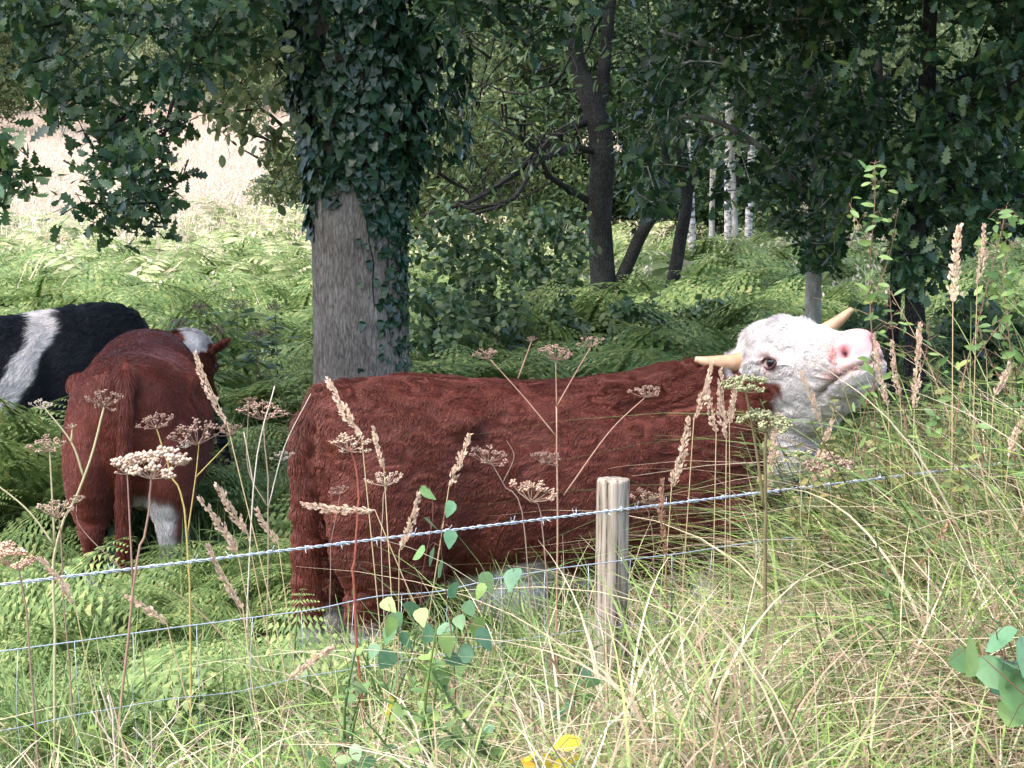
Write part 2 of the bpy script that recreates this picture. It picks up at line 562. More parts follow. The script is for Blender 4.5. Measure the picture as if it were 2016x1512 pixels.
def fill_points(poly, n, d0, d1, seed, clump=.0, cs=2.2):
    """points in a volume whose outline from the gate is poly, between two distances; clumped by noise"""
    rg = np.random.default_rng(seed)
    poly = np.asarray(poly, float)
    lo, hi = poly.min(0), poly.max(0)
    out = []
    tot = 0
    while tot < n:
        m = n * 3
        x = rg.uniform(lo[0], hi[0], m); y = rg.uniform(lo[1], hi[1], m)
        k = in_poly(x, y, poly)
        x, y = x[k], y[k]
        d = rg.uniform(d0, d1, len(x))
        dirs = np.stack([(x - 1008) / FPX, math.cos(PITCH) + (756 - y) / FPX * math.sin(PITCH), -math.sin(PITCH) + (756 - y) / FPX * math.cos(PITCH)], 1)
        P = np.array([0, 0, CAM_Z]) + dirs * (d / dirs[:, 1])[:, None]
        if clump:
            P = P[vnoise(P * cs, seed) > -clump + rg.random(len(P)) * .2]
        out.append(P); tot += len(P)
        if not len(P): break
    return np.vstack(out)[:n]

# ------------------------------------------------------------------ animals
def coat_material(name, rough=.55, spec=.25, sheen=.0):
    m, nt, out = newmat(name)
    a = nt.nodes.new('ShaderNodeAttribute'); a.attribute_name = 'col'
    finish(nt, out, a.outputs['Color'], rough, 0, spec=spec)
    return m
M_coat = coat_material("coat", .46, .32)
M_hide = coat_material("hide", .6, .25)
M_horn = solid_material("horn", [(.3, (.36, .20, .11)), (.55, (.52, .32, .19)), (.75, (.58, .43, .30))], 14, .45, .3, .003, (1, 1, 1), .4)
def flat_mat(name, c, rough=.5, spec=.5):
    m, nt, out = newmat(name)
    p = nt.nodes.new('ShaderNodeBsdfPrincipled')
    p.inputs['Base Color'].default_value = (*c, 1); p.inputs['Roughness'].default_value = rough
    p.inputs['Specular IOR Level'].default_value = spec
    nt.links.new(p.outputs[0], out.inputs[0])
    return m
M_eye = flat_mat("eye_dark", (.012, .010, .014), .08, .8)

def loft(b, secs, n=28, expo=2.3, sub=4):
    """secs: rows of centre, side vector (half width), up vector (half height)"""
    S = np.array([np.concatenate(s) for s in secs], float)
    S = catmull(S, sub)
    th = np.linspace(0, 2 * np.pi, n, endpoint=False)
    cs = np.sign(np.cos(th)) * np.abs(np.cos(th)) ** (2 / expo)
    sn = np.sign(np.sin(th)) * np.abs(np.sin(th)) ** (2 / expo)
    v = S[:, None, 0:3] + cs[None, :, None] * S[:, None, 3:6] + sn[None, :, None] * S[:, None, 6:9]
    m = len(S)
    v = v.reshape(-1, 3)
    i = np.arange(m - 1)[:, None] * n; j = np.arange(n)[None]; j2 = (j + 1) % n
    f4 = np.stack([i + j, i + j2, i + n + j2, i + n + j], -1).reshape(-1, 4)
    v = np.vstack([v, S[:1, :3], S[-1:, :3]])
    J = np.arange(n); J2 = (J + 1) % n
    f3 = np.vstack([np.stack([np.full(n, m * n), J2, J], 1), np.stack([np.full(n, m * n + 1), (m - 1) * n + J, (m - 1) * n + J2], 1)])
    b.add(v, f3, f4)

def ellipsoid(b, c, ax, ay, az, n=18):
    th = np.linspace(0, np.pi, n // 2 + 1)[1:-1]
    c = np.asarray(c, float); ax, ay, az = map(lambda q: np.asarray(q, float), (ax, ay, az))
    ph = np.linspace(0, 2 * np.pi, n, endpoint=False)
    v = c + (np.sin(th)[:, None, None] * (np.cos(ph)[None, :, None] * ax + np.sin(ph)[None, :, None] * ay) + np.cos(th)[:, None, None] * az)
    m = len(th); v = v.reshape(-1, 3)
    i = np.arange(m - 1)[:, None] * n; j = np.arange(n)[None]; j2 = (j + 1) % n
    f4 = np.stack([i + j, i + n + j, i + n + j2, i + j2], -1).reshape(-1, 4)
    v = np.vstack([v, [c + az], [c - az]])
    J = np.arange(n); J2 = (J + 1) % n
    f3 = np.vstack([np.stack([np.full(n, m * n), J, J2], 1), np.stack([np.full(n, m * n + 1), (m - 1) * n + J2, (m - 1) * n + J], 1)])
    b.add(v, f3, f4)

def limb(b, pts, n=16, sub=4):
    """pts: (x,y,z, rx, ry)"""
    secs = []
    P = np.array(pts, float)
    for p in P:
        secs.append((p[:3], np.array([0, p[4], 0]), np.array([p[3], 0, 0])))
    loft(b, secs, n, 2.0, sub)

TRUNK = [(-1.00, 1.13, .15, .13), (-.95, 1.06, .27, .22), (-.83, .99, .355, .285), (-.62, .965, .392, .325), (-.38, .935, .402, .345),
         (-.1, .905, .405, .375), (.15, .895, .415, .385), (.42, .905, .432, .36), (.66, .935, .437, .325), (.82, .965, .405, .27), (.95, 1.0, .32, .21), (1.02, 1.02, .2, .14)]

def remeshed(b, voxel, smooth):
    me = b.mesh("rough_body")
    o = bpy.data.objects.new("rough_body", me)
    root_col.objects.link(o)
    r = o.modifiers.new("r", 'REMESH'); r.mode = 'VOXEL'; r.voxel_size = voxel
    s = o.modifiers.new("s", 'SMOOTH'); s.factor = .5; s.iterations = smooth
    dg = bpy.context.evaluated_depsgraph_get()
    ev = o.evaluated_get(dg)
    em = ev.to_mesh()
    nv = len(em.vertices)
    v = np.zeros(nv * 3, np.float32); em.vertices.foreach_get("co", v)
    em.calc_loop_triangles()
    t = np.zeros(len(em.loop_triangles) * 3, np.int32); em.loop_triangles.foreach_get("vertices", t)
    ev.to_mesh_clear()
    bpy.data.objects.remove(o); bpy.data.meshes.remove(me)
    return v.reshape(-1, 3).astype(float), t.reshape(-1, 3)

def vnormals(v, t):
    fn = np.cross(v[t[:, 1]] - v[t[:, 0]], v[t[:, 2]] - v[t[:, 0]])
    n = np.zeros_like(v)
    for k in range(3): np.add.at(n, t[:, k], fn)
    return nrm(n)

HEADS = [(-.075, .015, .08, .09), (-.03, .015, .13, .13), (.05, .0, .155, .146), (.13, -.005, .16, .145), (.20, -.01, .15, .131), (.28, -.02, .13, .105),
         (.36, -.035, .118, .094), (.43, -.04, .108, .092), (.49, -.04, .10, .094), (.53, -.035, .07, .075), (.548, -.035, .035, .04)]

def make_animal(name, label, loc, heading, poll, M, L, neck, colour=None, group=None, gap=.0, fur=120000, fur_len=.036, curl=1.0,
                voxel=.013, horns=None, tail=None, hs=1.0, legs=None, hair_w=.0011, seed=1, ears=True, near_ear=None, scale=1.0, furcol=None, eyes=True, ear_size=1.35):
    M = nrm(np.array(M, float)); L = np.array(L, float); L = nrm(L - M * (L @ M)); U = np.cross(M, L)
    poll = np.array(poll, float)
    H = lambda t, l, u: poll + hs * (M * t + L * l + U * u)
    b = MB()
    loft(b, [(np.array([x, 0, z]), np.array([0, w, 0]), np.array([0, 0, h])) for x, z, h, w in TRUNK], 36, 2.35)
    # neck: x,y,z, rside, rup
    loft(b, [(np.array(n[:3]), nrm(np.cross([0, 0, 1], n[5:8])) * n[3] if len(n) > 5 else np.array([0, n[3], 0]), np.array([0, 0, n[4]])) for n in neck], 28, 2.1)
    loft(b, [(H(t, 0, u), L * w * hs, U * h * hs) for t, u, h, w in HEADS], 26, 2.3)
    ellipsoid(b, H(.15, 0, -.11), M * .165 * hs, L * .112 * hs, U * .13 * hs)          # jaw
    ellipsoid(b, H(.29, 0, -.10), M * .16 * hs, L * .08 * hs, U * .095 * hs)
    ellipsoid(b, H(.44, 0, -.095), M * .085 * hs, L * .062 * hs, U * .045 * hs)       # chin
    ellipsoid(b, H(.485, 0, .015), M * .06 * hs, L * .088 * hs, U * .05 * hs)         # nose pad
    for s in (-1, 1):
        ellipsoid(b, H(.185, s * .105, .05), M * .06 * hs, L * .035 * hs, U * .05 * hs)  # brow
        ellipsoid(b, (-.72, s * .19, .86), (.27, 0, -.04), (0, .145, 0), (.06, 0, .40))
        ellipsoid(b, (.60, s * .23, .92), (.21, 0, 0), (0, .12, 0), (-.05, 0, .34))
        ellipsoid(b, (-.48, s * .27, 1.19), (.085, 0, 0), (0, .075, 0), (0, 0, .07))   # hip bone
        ellipsoid(b, (.66, s * .26, .80), (.12, 0, 0), (0, .10, 0), (0, 0, .16))
    for k, (hx, s) in enumerate(legs or [(-.72, 1), (-.72, -1), (.62, 1), (.60, -1)]):
        y = s * .19
        if hx < 0:
            limb(b, [(hx, y, .80, .20, .13), (hx - .05, y, .62, .14, .10), (hx - .13, y, .50, .085, .065), (hx - .13, y, .40, .055, .045), (hx - .10, y, .24, .042, .038), (hx - .08, y, .10, .05, .045), (hx - .06, y, .0, .07, .055)])
        else:
            limb(b, [(hx, y, .78, .14, .11), (hx + .01, y, .60, .10, .075), (hx + .02, y, .44, .062, .055), (hx + .02, y, .36, .055, .05), (hx + .015, y, .2, .042, .038), (hx + .02, y, .09, .05, .045), (hx + .04, y, 0, .068, .055)])
    if name == 'bull': ellipsoid(b, (-.20, -.04, .55), (.17, 0, 0), (0, .17, 0), (0, 0, .17))
    if ears:
        for s in (-1, 1):
            a, d, es = H(.0, s * .10, .02), nrm(L * s * .8 - M * .35 - U * .25), 1.0
            if s == -1 and near_ear is not None: a, d, es = H(-.02, s * .155, .005), nrm(np.array(near_ear, float)), ear_size
            q = nrm(np.cross(d, M + U * .3)); w_ = np.cross(q, d)
            loft(b, [(a, q * .02, w_ * .022 * es), (a + d * .06 * es, q * .02, w_ * .05 * es), (a + d * .13 * es, q * .016, w_ * .055 * es), (a + d * .19 * es, q * .014, w_ * .03 * es), (a + d * .215 * es, q * .012, w_ * .012)], 14, 2.0)
    if tail:
        TP = np.array(tail)
        P = catmull(TP[:, :3], 5); rr = np.interp(np.linspace(0, 1, len(P)), np.linspace(0, 1, len(TP)), TP[:, 3])
        b.tube(P, rr, 12)
    v, t = remeshed(b, voxel, 5)
    n = vnormals(v, t)
    hd = (v - poll) / hs
    ht, hl, hu = hd @ M, hd @ L, hd @ U
    # mouth line, nostrils, eye sockets pressed in
    mouth = (ht > .30) & (ht < .56) & (np.abs(hl) < .12)
    ml = -.108 + .050 * np.clip((ht - .32) / .21, 0, 1)
    g = np.exp(-((hu - ml) / .010) ** 2) * mouth * sstep(.30, .36, ht)
    v = v - n * (g * .014 * hs)[:, None]
    for s in (-1, 1):
        dn = np.linalg.norm(hd - np.array(M * .528 + L * s * .064 + U * .0), axis=1)
        v = v - n * (np.exp(-(dn / .018) ** 2) * .032 * hs)[:, None]
    # coat relief
    body = 1 - sstep(-.12, -.02, ht) * (np.linalg.norm(hd, axis=1) < .7)
    w = fbm(v * [6, 6, 14], seed, 3)
    v = v + n * (w * .004 * (0.4 + body))[:, None]
    w2 = 1 - np.abs(fbm(v * [10, 10, 34] + fbm(v * 5, seed + 5, 2)[:, None] * 1.8, seed + 8, 2))
    v = v + n * ((w2 - .8) * .018 * body * gap)[:, None]
    # hollow in front of the hip and behind the shoulder
    for c, r_, dpt in (((-.36, 1.16), (.11, .10), .035), ((-.45, .72), (.07, .22), .03), ((.36, .95), (.07, .3), .028), ((-.22, 1.12), (.12, .08), .03), ((.80, .95), (.05, .2), .02)):
        e = np.exp(-(((v[:, 0] - c[0]) / r_[0]) ** 2 + ((v[:, 2] - c[1]) / r_[1]) ** 2)) * (np.abs(v[:, 1]) > .1)
        v = v - n * (e * dpt)[:, None]
    col = colour(v, ht, hl, hu, hd, n)
    # root empty-less: body mesh itself is the thing
    bb = MB(); bb.add(v, t, None, col)
    o = bb.build(name, M_hide)
    o.location = loc; o.rotation_euler = (0, 0, heading); o.scale = (scale,) * 3
    tag(o, label, "cow", group)
    n = vnormals(v, t)
    # coat strands
    rg = np.random.default_rng(seed)
    tri = v[t]
    ar = np.linalg.norm(np.cross(tri[:, 1] - tri[:, 0], tri[:, 2] - tri[:, 0]), axis=1)
    cen = tri.mean(1)
    hc_ = (cen - poll) / hs
    isH = (hc_ @ M > -.05) & (np.linalg.norm(hc_, axis=1) < .66)
    wgt = ar * (cen[:, 2] > .15) * np.where(isH, 2.4, 1.0)
    nose = (hc_ @ M > .505) & isH & (hc_ @ U > -.05)
    wgt = wgt * np.where(nose, 0.0, 1.0)
    if eyes:
        for s in (-1, 1):
            de = np.linalg.norm(hc_ - (M * .20 + L * s * .128 + U * .045), axis=1)
            wgt = wgt * (de > .034)
    pick = rg.choice(len(t), fur, p=wgt / wgt.sum())
    uvw = rg.dirichlet([1, 1, 1], fur)
    P = (tri[pick] * uvw[:, :, None]).sum(1)
    N = nrm((n[t[pick]] * uvw[:, :, None]).sum(1))
    C = (col[t[pick]] * uvw[:, :, None]).sum(1)
    hp = (P - poll) / hs
    pt, pl, pu = hp @ M, hp @ L, hp @ U
    onh = ((pt > -.05) & (np.linalg.norm(hp, axis=1) < .66)).astype(float)[:, None]
    fore = onh[:, 0] * np.exp(-((pt - .06) / .14) ** 2) * sstep(-.02, .08, pu)
    flow = np.array([-.8, 0, -.55])[None] * (1 - onh) + (-M)[None] * onh
    # the back parts to both sides, the legs run straight down
    flow = np.where((P[:, 2:3] < .75) & (onh < .5), np.array([[-.35, 0, -1.]]), flow)
    tn = fbm(P * [3, 3, 5], seed + 20, 2)
    flow = flow + .35 * np.stack([fbm(P * 4, seed + 21, 2), fbm(P * 4, seed + 22, 2), fbm(P * 4, seed + 23, 2)], 1)
    if tail:
        td = np.full(len(P), 9.)
        for q in catmull(np.array(tail)[:, :3], 5): td = np.minimum(td, np.linalg.norm(P - q, axis=1))
        ist = (td < .07) & (P[:, 0] < -.9)
        flow[ist] = np.array([.05, 0, -1.]) + rg.normal(0, .12, (ist.sum(), 3))
    flow = nrm(flow - N * (flow * N).sum(1, keepdims=True))
    side = np.cross(N, flow)
    K = 6
    s_ = np.linspace(0, 1, K)
    ln = fur_len * rg.uniform(.6, 1.25, fur) * np.where(onh[:, 0] > .5, np.where(fore > .3, 1.25, .5), 1.0)
    ln = np.where((P[:, 2] > .3) & (P[:, 2] < .56) & (np.abs(P[:, 0]) < .6), ln * 1.8, ln)
    if tail: ln = np.where(ist, .055 * rg.uniform(.6, 1.2, fur), ln)
    phase = fbm(P * [9, 9, 16], seed + 30, 2) * 9
    cl = fbm(P * 26, seed + 40, 2)
    C = C * (1 + (.55 * np.minimum(cl, 0) * fore)[:, None] * np.array([.8, 1.1, 1.15]))  # shade between the forehead curls put into the strand colour
    ca = curl * (.0045 + .011 * fore * 1.6)
    fr = 4.0 + 4 * fore
    lift = .25 + .5 * fore + .12 * rg.random(fur)
    pts = P[:, None] + flow[:, None] * (ln[:, None] * s_[None])[:, :, None] \
        + N[:, None] * ((ln * lift)[:, None] * np.sin(s_ * 1.9)[None] * .55 + .001)[:, :, None] \
        + side[:, None] * ((ca[:, None] * (np.sin(phase[:, None] + fr[:, None] * s_[None] * 1.3) - np.sin(phase)[:, None])) * (s_ ** .7)[None])[:, :, None] \
        + N[:, None] * ((ca * .9)[:, None] * (np.cos(phase[:, None] + fr[:, None] * s_[None] * 1.3) - np.cos(phase)[:, None]) * s_[None])[:, :, None]
    hcv = bpy.data.hair_curves.new("coat")
    hcv.add_curves([K] * fur)
    hcv.points.foreach_set("position", pts.astype(np.float32).ravel())
    rad = np.broadcast_to(hair_w * np.array([1, 1, .95, .8, .55, .15])[None], (fur, K))
    ra = hcv.attributes.get('radius') or hcv.attributes.new('radius', 'FLOAT', 'POINT')
    ra.data.foreach_set('value', rad.astype(np.float32).ravel())
    if furcol is not None: C = furcol(C, P, rg)
    C = C * rg.uniform(.72, 1.3, (fur, 1))
    ca_ = hcv.attributes.new('col', 'FLOAT_COLOR', 'POINT')
    C4 = np.repeat(np.hstack([np.clip(C, 0, .9), np.ones((fur, 1))]), K, 0)
    ca_.data.foreach_set('color', C4.astype(np.float32).ravel())
    hcv.materials.append(M_coat)
    ho = bpy.data.objects.new("coat", hcv)
    root_col.objects.link(ho); ho.parent = o
    tag(ho, kind='stuff')
    # eyes
    if eyes:
        for s in (-1, 1):
            e = MB(); ellipsoid(e, H(.20, s * .118, .045), M * .031 * hs, L * .023 * hs, U * .022 * hs, 20)
            eo = e.build("eye", M_eye, o)
            lid = MB()
            for up in (1, -1):
                A = [H(.20 + .036 * math.cos(a), s * (.134 + .004 * math.sin(a)), .045 + up * (.021 if up > 0 else .017) * math.sin(a)) for a in np.linspace(0, math.pi, 11)]
                lid.tube(A, np.array([.002, .0035, .0045, .005, .0055, .0055, .0055, .005, .0045, .0035, .002]) * hs, 8)
            lid.build("eyelid", M_lid, o)
    if horns:
        for hp_ in horns:
            q = np.array(hp_, float)
            Pp = catmull(q[:, :3], 6); rr = np.interp(np.linspace(0, 1, len(Pp)), np.linspace(0, 1, len(q)), q[:, 3])
            hb = MB(); hb.tube([H(*p) for p in Pp], rr * hs, 14)
            hb.build("horn", M_horn, o)
    return o, H
M_lid = flat_mat("eyelid_skin", (.07, .03, .028), .5, .4)

RED = np.array([.114, .027, .016]); WHITE = np.array([.62, .575, .555]); PINK = np.array([.72, .32, .30])
def mixc(a, b, f): return a * (1 - f[:, None]) + b * f[:, None]
def bull_colour(v, ht, hl, hu, hd, n):
    c = np.tile(RED, (len(v), 1))
    c = c * (1 + .25 * fbm(v * 3, 3, 2))[:, None]
    e = .03 * fbm(v * 12, 4, 2)
    r = np.linalg.norm(hd, axis=1)
    headw = sstep(-.055, -.025, ht + e - .19 * (1 - sstep(-.04, .05, hu)) * (hl < 0) - .05 * (hl < -.05) * (1 - sstep(.03, .1, hu))) * (r < .72) * (1 - sstep(.215, .23, np.sqrt(hl ** 2 + (hu + .03) ** 2) - .3 * np.clip(ht - .12, 0, .1)))
    earp = BH_EAR
    ear = np.zeros(len(v), bool)
    for k in np.linspace(.03, 1, 12): ear |= np.linalg.norm(v - (earp[0] + earp[1] * .29 * k), axis=1) < .085 * min(1, 1.5 - k)
    headw = headw * (1 - ear)
    c = mixc(c, WHITE, np.clip(headw, 0, 1))
    wx = .16 + v[:, 0] * math.cos(BH) - v[:, 1] * math.sin(BH)
    throat = sstep(1.05, 1.08, wx + e + .45 * np.clip(1.0 - v[:, 2], 0, .35)) * np.maximum(sstep(.82, .90, v[:, 2]), 1 - sstep(.04, .07, np.abs(v[:, 1] + .06) + e))
    c = mixc(c, WHITE * .93, np.clip(throat, 0, 1))
    belly = (1 - sstep(.53, .56, v[:, 2] + e - .10 * np.exp(-((v[:, 0] + .2) / .17) ** 2))) * (np.abs(v[:, 0] + e) < .62)
    c = mixc(c, WHITE * 1.3, belly)
    c = mixc(c, WHITE * .8, (1 - sstep(.40, .46, v[:, 2] + e)))
    # bare pink nose, lips, eye rims
    nose = .85 * sstep(.475, .505, ht + e * .3) * sstep(-.03, -.01, hu) * (1 - sstep(.05, .08, hu)) * (r < .65)
    c = mixc(c, PINK, nose * .9)
    lip = sstep(.34, .46, ht) * np.exp(-((hu + .055) / .02) ** 2) * (r < .65)
    c = mixc(c, np.array([.52, .27, .22]), lip * .65)
    ms = sstep(.3, .36, ht) * np.exp(-((hu + .108 - .050 * np.clip((ht - .32) / .21, 0, 1)) / .006) ** 2) * (r < .65)
    c = mixc(c, np.array([.16, .05, .04]), ms * .85)
    return c

def with_features(fn, M, L):
    M = nrm(np.array(M, float)); L = np.array(L, float); L = nrm(L - M * (L @ M)); U = np.cross(M, L)
    def f(v, ht, hl, hu, hd, n):
        c = fn(v, ht, hl, hu, hd, n)
        for s in (-1, 1):
            dn = np.linalg.norm(hd - (M * .528 + L * s * .064 + U * .0), axis=1)
            c = mixc(c, np.array([.70, .26, .27]), .8 * np.exp(-(dn / .048) ** 4))
            c = mixc(c, np.array([.03, .006, .008]), np.exp(-(dn / .016) ** 4))
            de = np.linalg.norm((hd - (M * .20 + L * s * .128 + U * .045)), axis=1)
            c = mixc(c, np.array([.42, .17, .14]), np.exp(-(de / .038) ** 4) * .7)
        return c
    return f

BH = R(22)
def to_local(w, h):
    c, s = math.cos(h), math.sin(h)
    return np.array([w[0] * c + w[1] * s, -w[0] * s + w[1] * c, w[2]])
BM = to_local((.40, -.87, .25), BH); BL = to_local((.88, .39, .26), BH)
BH_EAR = None
bull_tail = [(-.84, 0, 1.32, .045), (-.95, .0, 1.25, .05), (-1.03, 0, 1.14, .045), (-1.035, -.01, .95, .045), (-1.03, -.01, .7, .045), (-1.02, -.01, .45, .05), (-1.0, -.01, .28, .03)]
_M = nrm(BM); _L = nrm(BL - _M * (BL @ _M)); _U = np.cross(_M, _L)
BH_EAR = (np.array((.94, -.13, 1.315)) + 1.20 * (_M * -.02 - _L * .155 + _U * .005), nrm(to_local((.72, -.50, -.38), BH)))
bull, BHd = make_animal("bull", "russet curly coated bull with white face and horns, head raised behind the barbed wire", (.16, 8.7, -.02), BH,
    (.94, -.13, 1.315), BM, BL,
    [(.50, 0, .96, .30, .40), (.70, 0, 1.0, .27, .37), (.86, -.06, 1.06, .22, .32), (.97, -.14, 1.12, .19, .27), (1.03, -.20, 1.17, .16, .22)],
    with_features(bull_colour, BM, BL), gap=.4, fur=300000, fur_len=.024, hs=1.20, hair_w=.0009, tail=bull_tail, seed=3, near_ear=to_local((.72, -.50, -.38), BH),
    horns=[[(.02, -.10, .08, .033), (.02, -.16, .085, .031), (.02, -.205, .10, .026), (.01, -.25, .12, .018), (.0, -.28, .14, .009)],
           [(.0, .10, .06, .036), (.0, .17, .07, .033), (.03, .23, .085, .027), (.07, .28, .105, .019), (.11, .31, .125, .009)]])

def brown_colour(v, ht, hl, hu, hd, n):
    c = np.tile(RED * [.95, .85, .85], (len(v), 1)) * (1 + .25 * fbm(v * 3, 13, 2))[:, None]
    e = .03 * fbm(v * 12, 14, 2)
    c = mixc(c, WHITE * .95, sstep(.80, .88, v[:, 0] + e) * (1 - sstep(.035, .055, np.abs(v[:, 1] + .25 * np.clip((v[:, 0] - .6) * 2, 0, 1)) * .6 + e)) * (n[:, 2] > .3))
    c = mixc(c, WHITE * .85, sstep(.0, .06, hu + e - .0) * (np.abs(hl) < .055) * (ht > .03) * (ht < .6) * (np.linalg.norm(hd, axis=1) < .7) * 1.0)
    inner = (1 - sstep(.62, .70, v[:, 2] + e)) * (v[:, 1] < -.02) * (v[:, 0] < 0) * (1 - sstep(.20, .25, -v[:, 1] + e))
    c = mixc(c, WHITE * .8, inner)
    c = mixc(c, WHITE * .8, (1 - sstep(.26, .32, v[:, 2] + e)))
    return c
CH = R(96)
CM = to_local((.12, .80, -.62), CH); CL = to_local((-.93, .35, -.05), CH)
make_animal("cow", "brown cow seen from behind with one white hind leg, head turned to the right", (-1.84, 10.75, 0), CH,
    (1.14, -.19, 1.20), CM, CL,
    [(.55, 0, .98, .27, .34), (.80, -.05, 1.02, .2, .26), (.98, -.12, 1.09, .15, .19), (1.08, -.16, 1.13, .12, .15)],
    ear_size=.85, near_ear=to_local((.62, -.35, .45), CH), furcol=None,
    colour=with_features(brown_colour, CM, CL), scale=.93, gap=.1, fur=120000, fur_len=.021, curl=.25, hs=1.0, seed=8, voxel=.015,
    tail=[(-.95, 0, 1.32, .045), (-1.03, .0, 1.26, .04), (-1.07, 0, 1.1, .03), (-1.06, .01, .9, .028), (-1.05, .02, .7, .03), (-1.04, .02, .5, .035), (-1.03, .02, .35, .02)])

def belted_colour(v, ht, hl, hu, hd, n):
    c = np.tile(np.array([.010, .011, .016]), (len(v), 1))
    e = .04 * fbm(v * 9, 15, 2)
    x = v[:, 0] + .7 * (1.3 - v[:, 2]) + e
    return mixc(c, WHITE * 1.1, sstep(.28, .31, x) * (1 - sstep(.44, .47, x)))
KH = R(26)
KM = to_local((.5, -.1, -.85), KH); KL = to_local((.1, 1, 0), KH)
make_animal("belted_cow", "black cow with a white belt grazing behind the brown cow", (-3.08, 12.5, -.06), KH,
    (1.25, -.02, .72), KM, KL,
    [(.55, 0, .98, .27, .36), (.85, 0, .95, .2, .26), (1.08, -.02, .84, .15, .18), (1.22, -.02, .74, .12, .14)],
    belted_colour, gap=.6, fur=90000, fur_len=.045, curl=.8, hs=1.0, seed=9, voxel=.016, hair_w=.0014,
    tail=[(-.95, 0, 1.32, .045), (-1.03, .0, 1.26, .04), (-1.07, 0, 1.1, .03), (-1.06, .01, .9, .028), (-1.05, .02, .6, .035), (-1.03, .02, .35, .02)])

def black_colour(v, ht, hl, hu, hd, n):
    return np.tile(np.array([.010, .011, .018]), (len(v), 1))
make_animal("calf", "small black calf mostly hidden behind the bull's chest", (1.27, 9.75, 0), R(97),
    (1.25, -.02, .72), KM, KL,
    [(.55, 0, .98, .27, .36), (.85, 0, .95, .2, .26), (1.08, -.02, .84, .15, .18), (1.22, -.02, .74, .12, .14)],
    black_colour, gap=.3, fur=30000, fur_len=.045, curl=.5, seed=19, voxel=.022, hair_w=.0024, scale=.56,
    tail=[(-.95, 0, 1.32, .045), (-1.03, .0, 1.26, .04), (-1.07, 0, 1.1, .03), (-1.06, .01, .9, .028), (-1.05, .02, .6, .035), (-1.03, .02, .35, .02)])

# ------------------------------------------------------------------ the ivy clad oak and its branches
def trunk_tube(pts, radii, mat, name, parent, sides=28, ridge=.012, rs=14, sub=6, flare=0, seed=1):
    P = catmull(np.array(pts, float), sub)
    r = np.interp(np.linspace(0, 1, len(P)), np.linspace(0, 1, len(radii)), radii)
    b = MB(); b.tube(P, r, sides, cap=True)
    v = b.v[0]
    k = len(P) * sides
    ax = np.vstack([np.repeat(P, sides, 0), P[:1], P[-1:]])
    out = nrm(v - ax)
    th = np.arctan2(out[:, 1], out[:, 0])
    q = np.stack([np.cos(th) * rs * .5, np.sin(th) * rs * .5, v[:, 2] * 1.3], 1)
    d = ridge * (1 - 2 * np.abs(fbm(q, seed, 3))) + ridge * .6 * fbm(v * 5, seed + 4, 2)
    if flare:
        d = d + flare * np.exp(-(v[:, 2] - v[:, 2].min()) / .28) * (1 + .5 * np.sin(th * 5 + seed))
    b.v[0] = v + out * d[:, None]
    o = b.build(name, mat, parent)
    return o

OX, OY = -0.905, 13.0
oak = empty("oak_tree", (OX, OY, 0))
tag(oak, "big old oak with a thick grey trunk standing behind the bull's rump", "tree")
def rel(P, o): return np.asarray(P, float) - np.array(o.location)
zt = [0, .3, .8, 1.4, 2.2, 3.2, 4.4, 6.0, 7.5]
trunk_tube([(.0, 0, z - .1) for z in [0, .4]] + [(.01 * math.sin(z * 2), .0, z) for z in np.arange(.7, 7.6, .23)], [.285, .275, .272, .27, .265, .26, .25, .23, .20, .14], M_bark, "trunk", oak, 170, .011, 46, 7, .10)
# limbs and crown: the branches that hang into view and the dome above it
hang_poly = [(-60, -60), (560, -60), (520, 60), (470, 120), (400, 215), (375, 320), (355, 420), (325, 490), (270, 470), (240, 430), (130, 470), (60, 440), (20, 400), (-60, 400)]
hp1 = fill_points([(-60, -80), (380, -80), (370, 60), (385, 180), (350, 300), (290, 310), (200, 320), (110, 250), (60, 150), (40, 90), (-60, 70)], 200, 10.6, 12.6, 21, .30)
hp2 = fill_points([(180, 280), (360, 280), (370, 360), (335, 470), (290, 475), (240, 420), (200, 460), (110, 450), (70, 420), (60, 370), (150, 330)], 46, 10.6, 11.6, 22)
hp3 = fill_points([(-60, 270), (10, 275), (70, 300), (65, 350), (20, 400), (-60, 400)], 22, 9.2, 9.8, 23)
hp4 = fill_points([(380, -60), (560, -60), (540, 60), (470, 90), (400, 170), (380, 60)], 60, 11.0, 12.6, 24, .0)
hp5 = fill_points([(800, -80), (1160, -80), (1150, 60), (1080, 70), (980, 80), (850, 50)], 90, 11.5, 13, 25, .1)
seedsP = [
    [(OX, OY, 3.6), at(420, -150, 12.4), at(395, -40, 12.0), at(385, 100, 11.7), at(340, 200, 11.5), at(292, 300, 11.3), at(290, 390, 11.2), at(285, 450, 11.1)],
    [(OX, OY, 4.2), at(300, -330, 12), at(180, -150, 11.6), at(140, 0, 11.4), at(110, 100, 11.3)],
    [(OX, OY, 4.0), at(60, -400, 11), at(-40, -200, 10), at(-60, 100, 9.6), at(-40, 290, 9.5)],
    [(OX, OY, 4.6), at(850, -260, 12.6), at(950, -100, 12.4), at(1060, -20, 12.2)],
]
chains, ends, ed = grow(seedsP, np.vstack([hp1, hp2, hp3, hp4, hp5]), .0028, .1, .06, 31, 2.35, .05)
b = wood_mesh([(rel(P, oak), r) for P, r in chains])
b.build("hanging_branches", M_darkbark, oak)
pos, dr, nv, sc = leaf_cluster(ends, ed, 10, .095, 32, .17, .3)
leaves_objects(oak, "leaf", rel(pos, oak) * 1.0, dr, nv, sc, OAK, M_oak, 0) if False else None
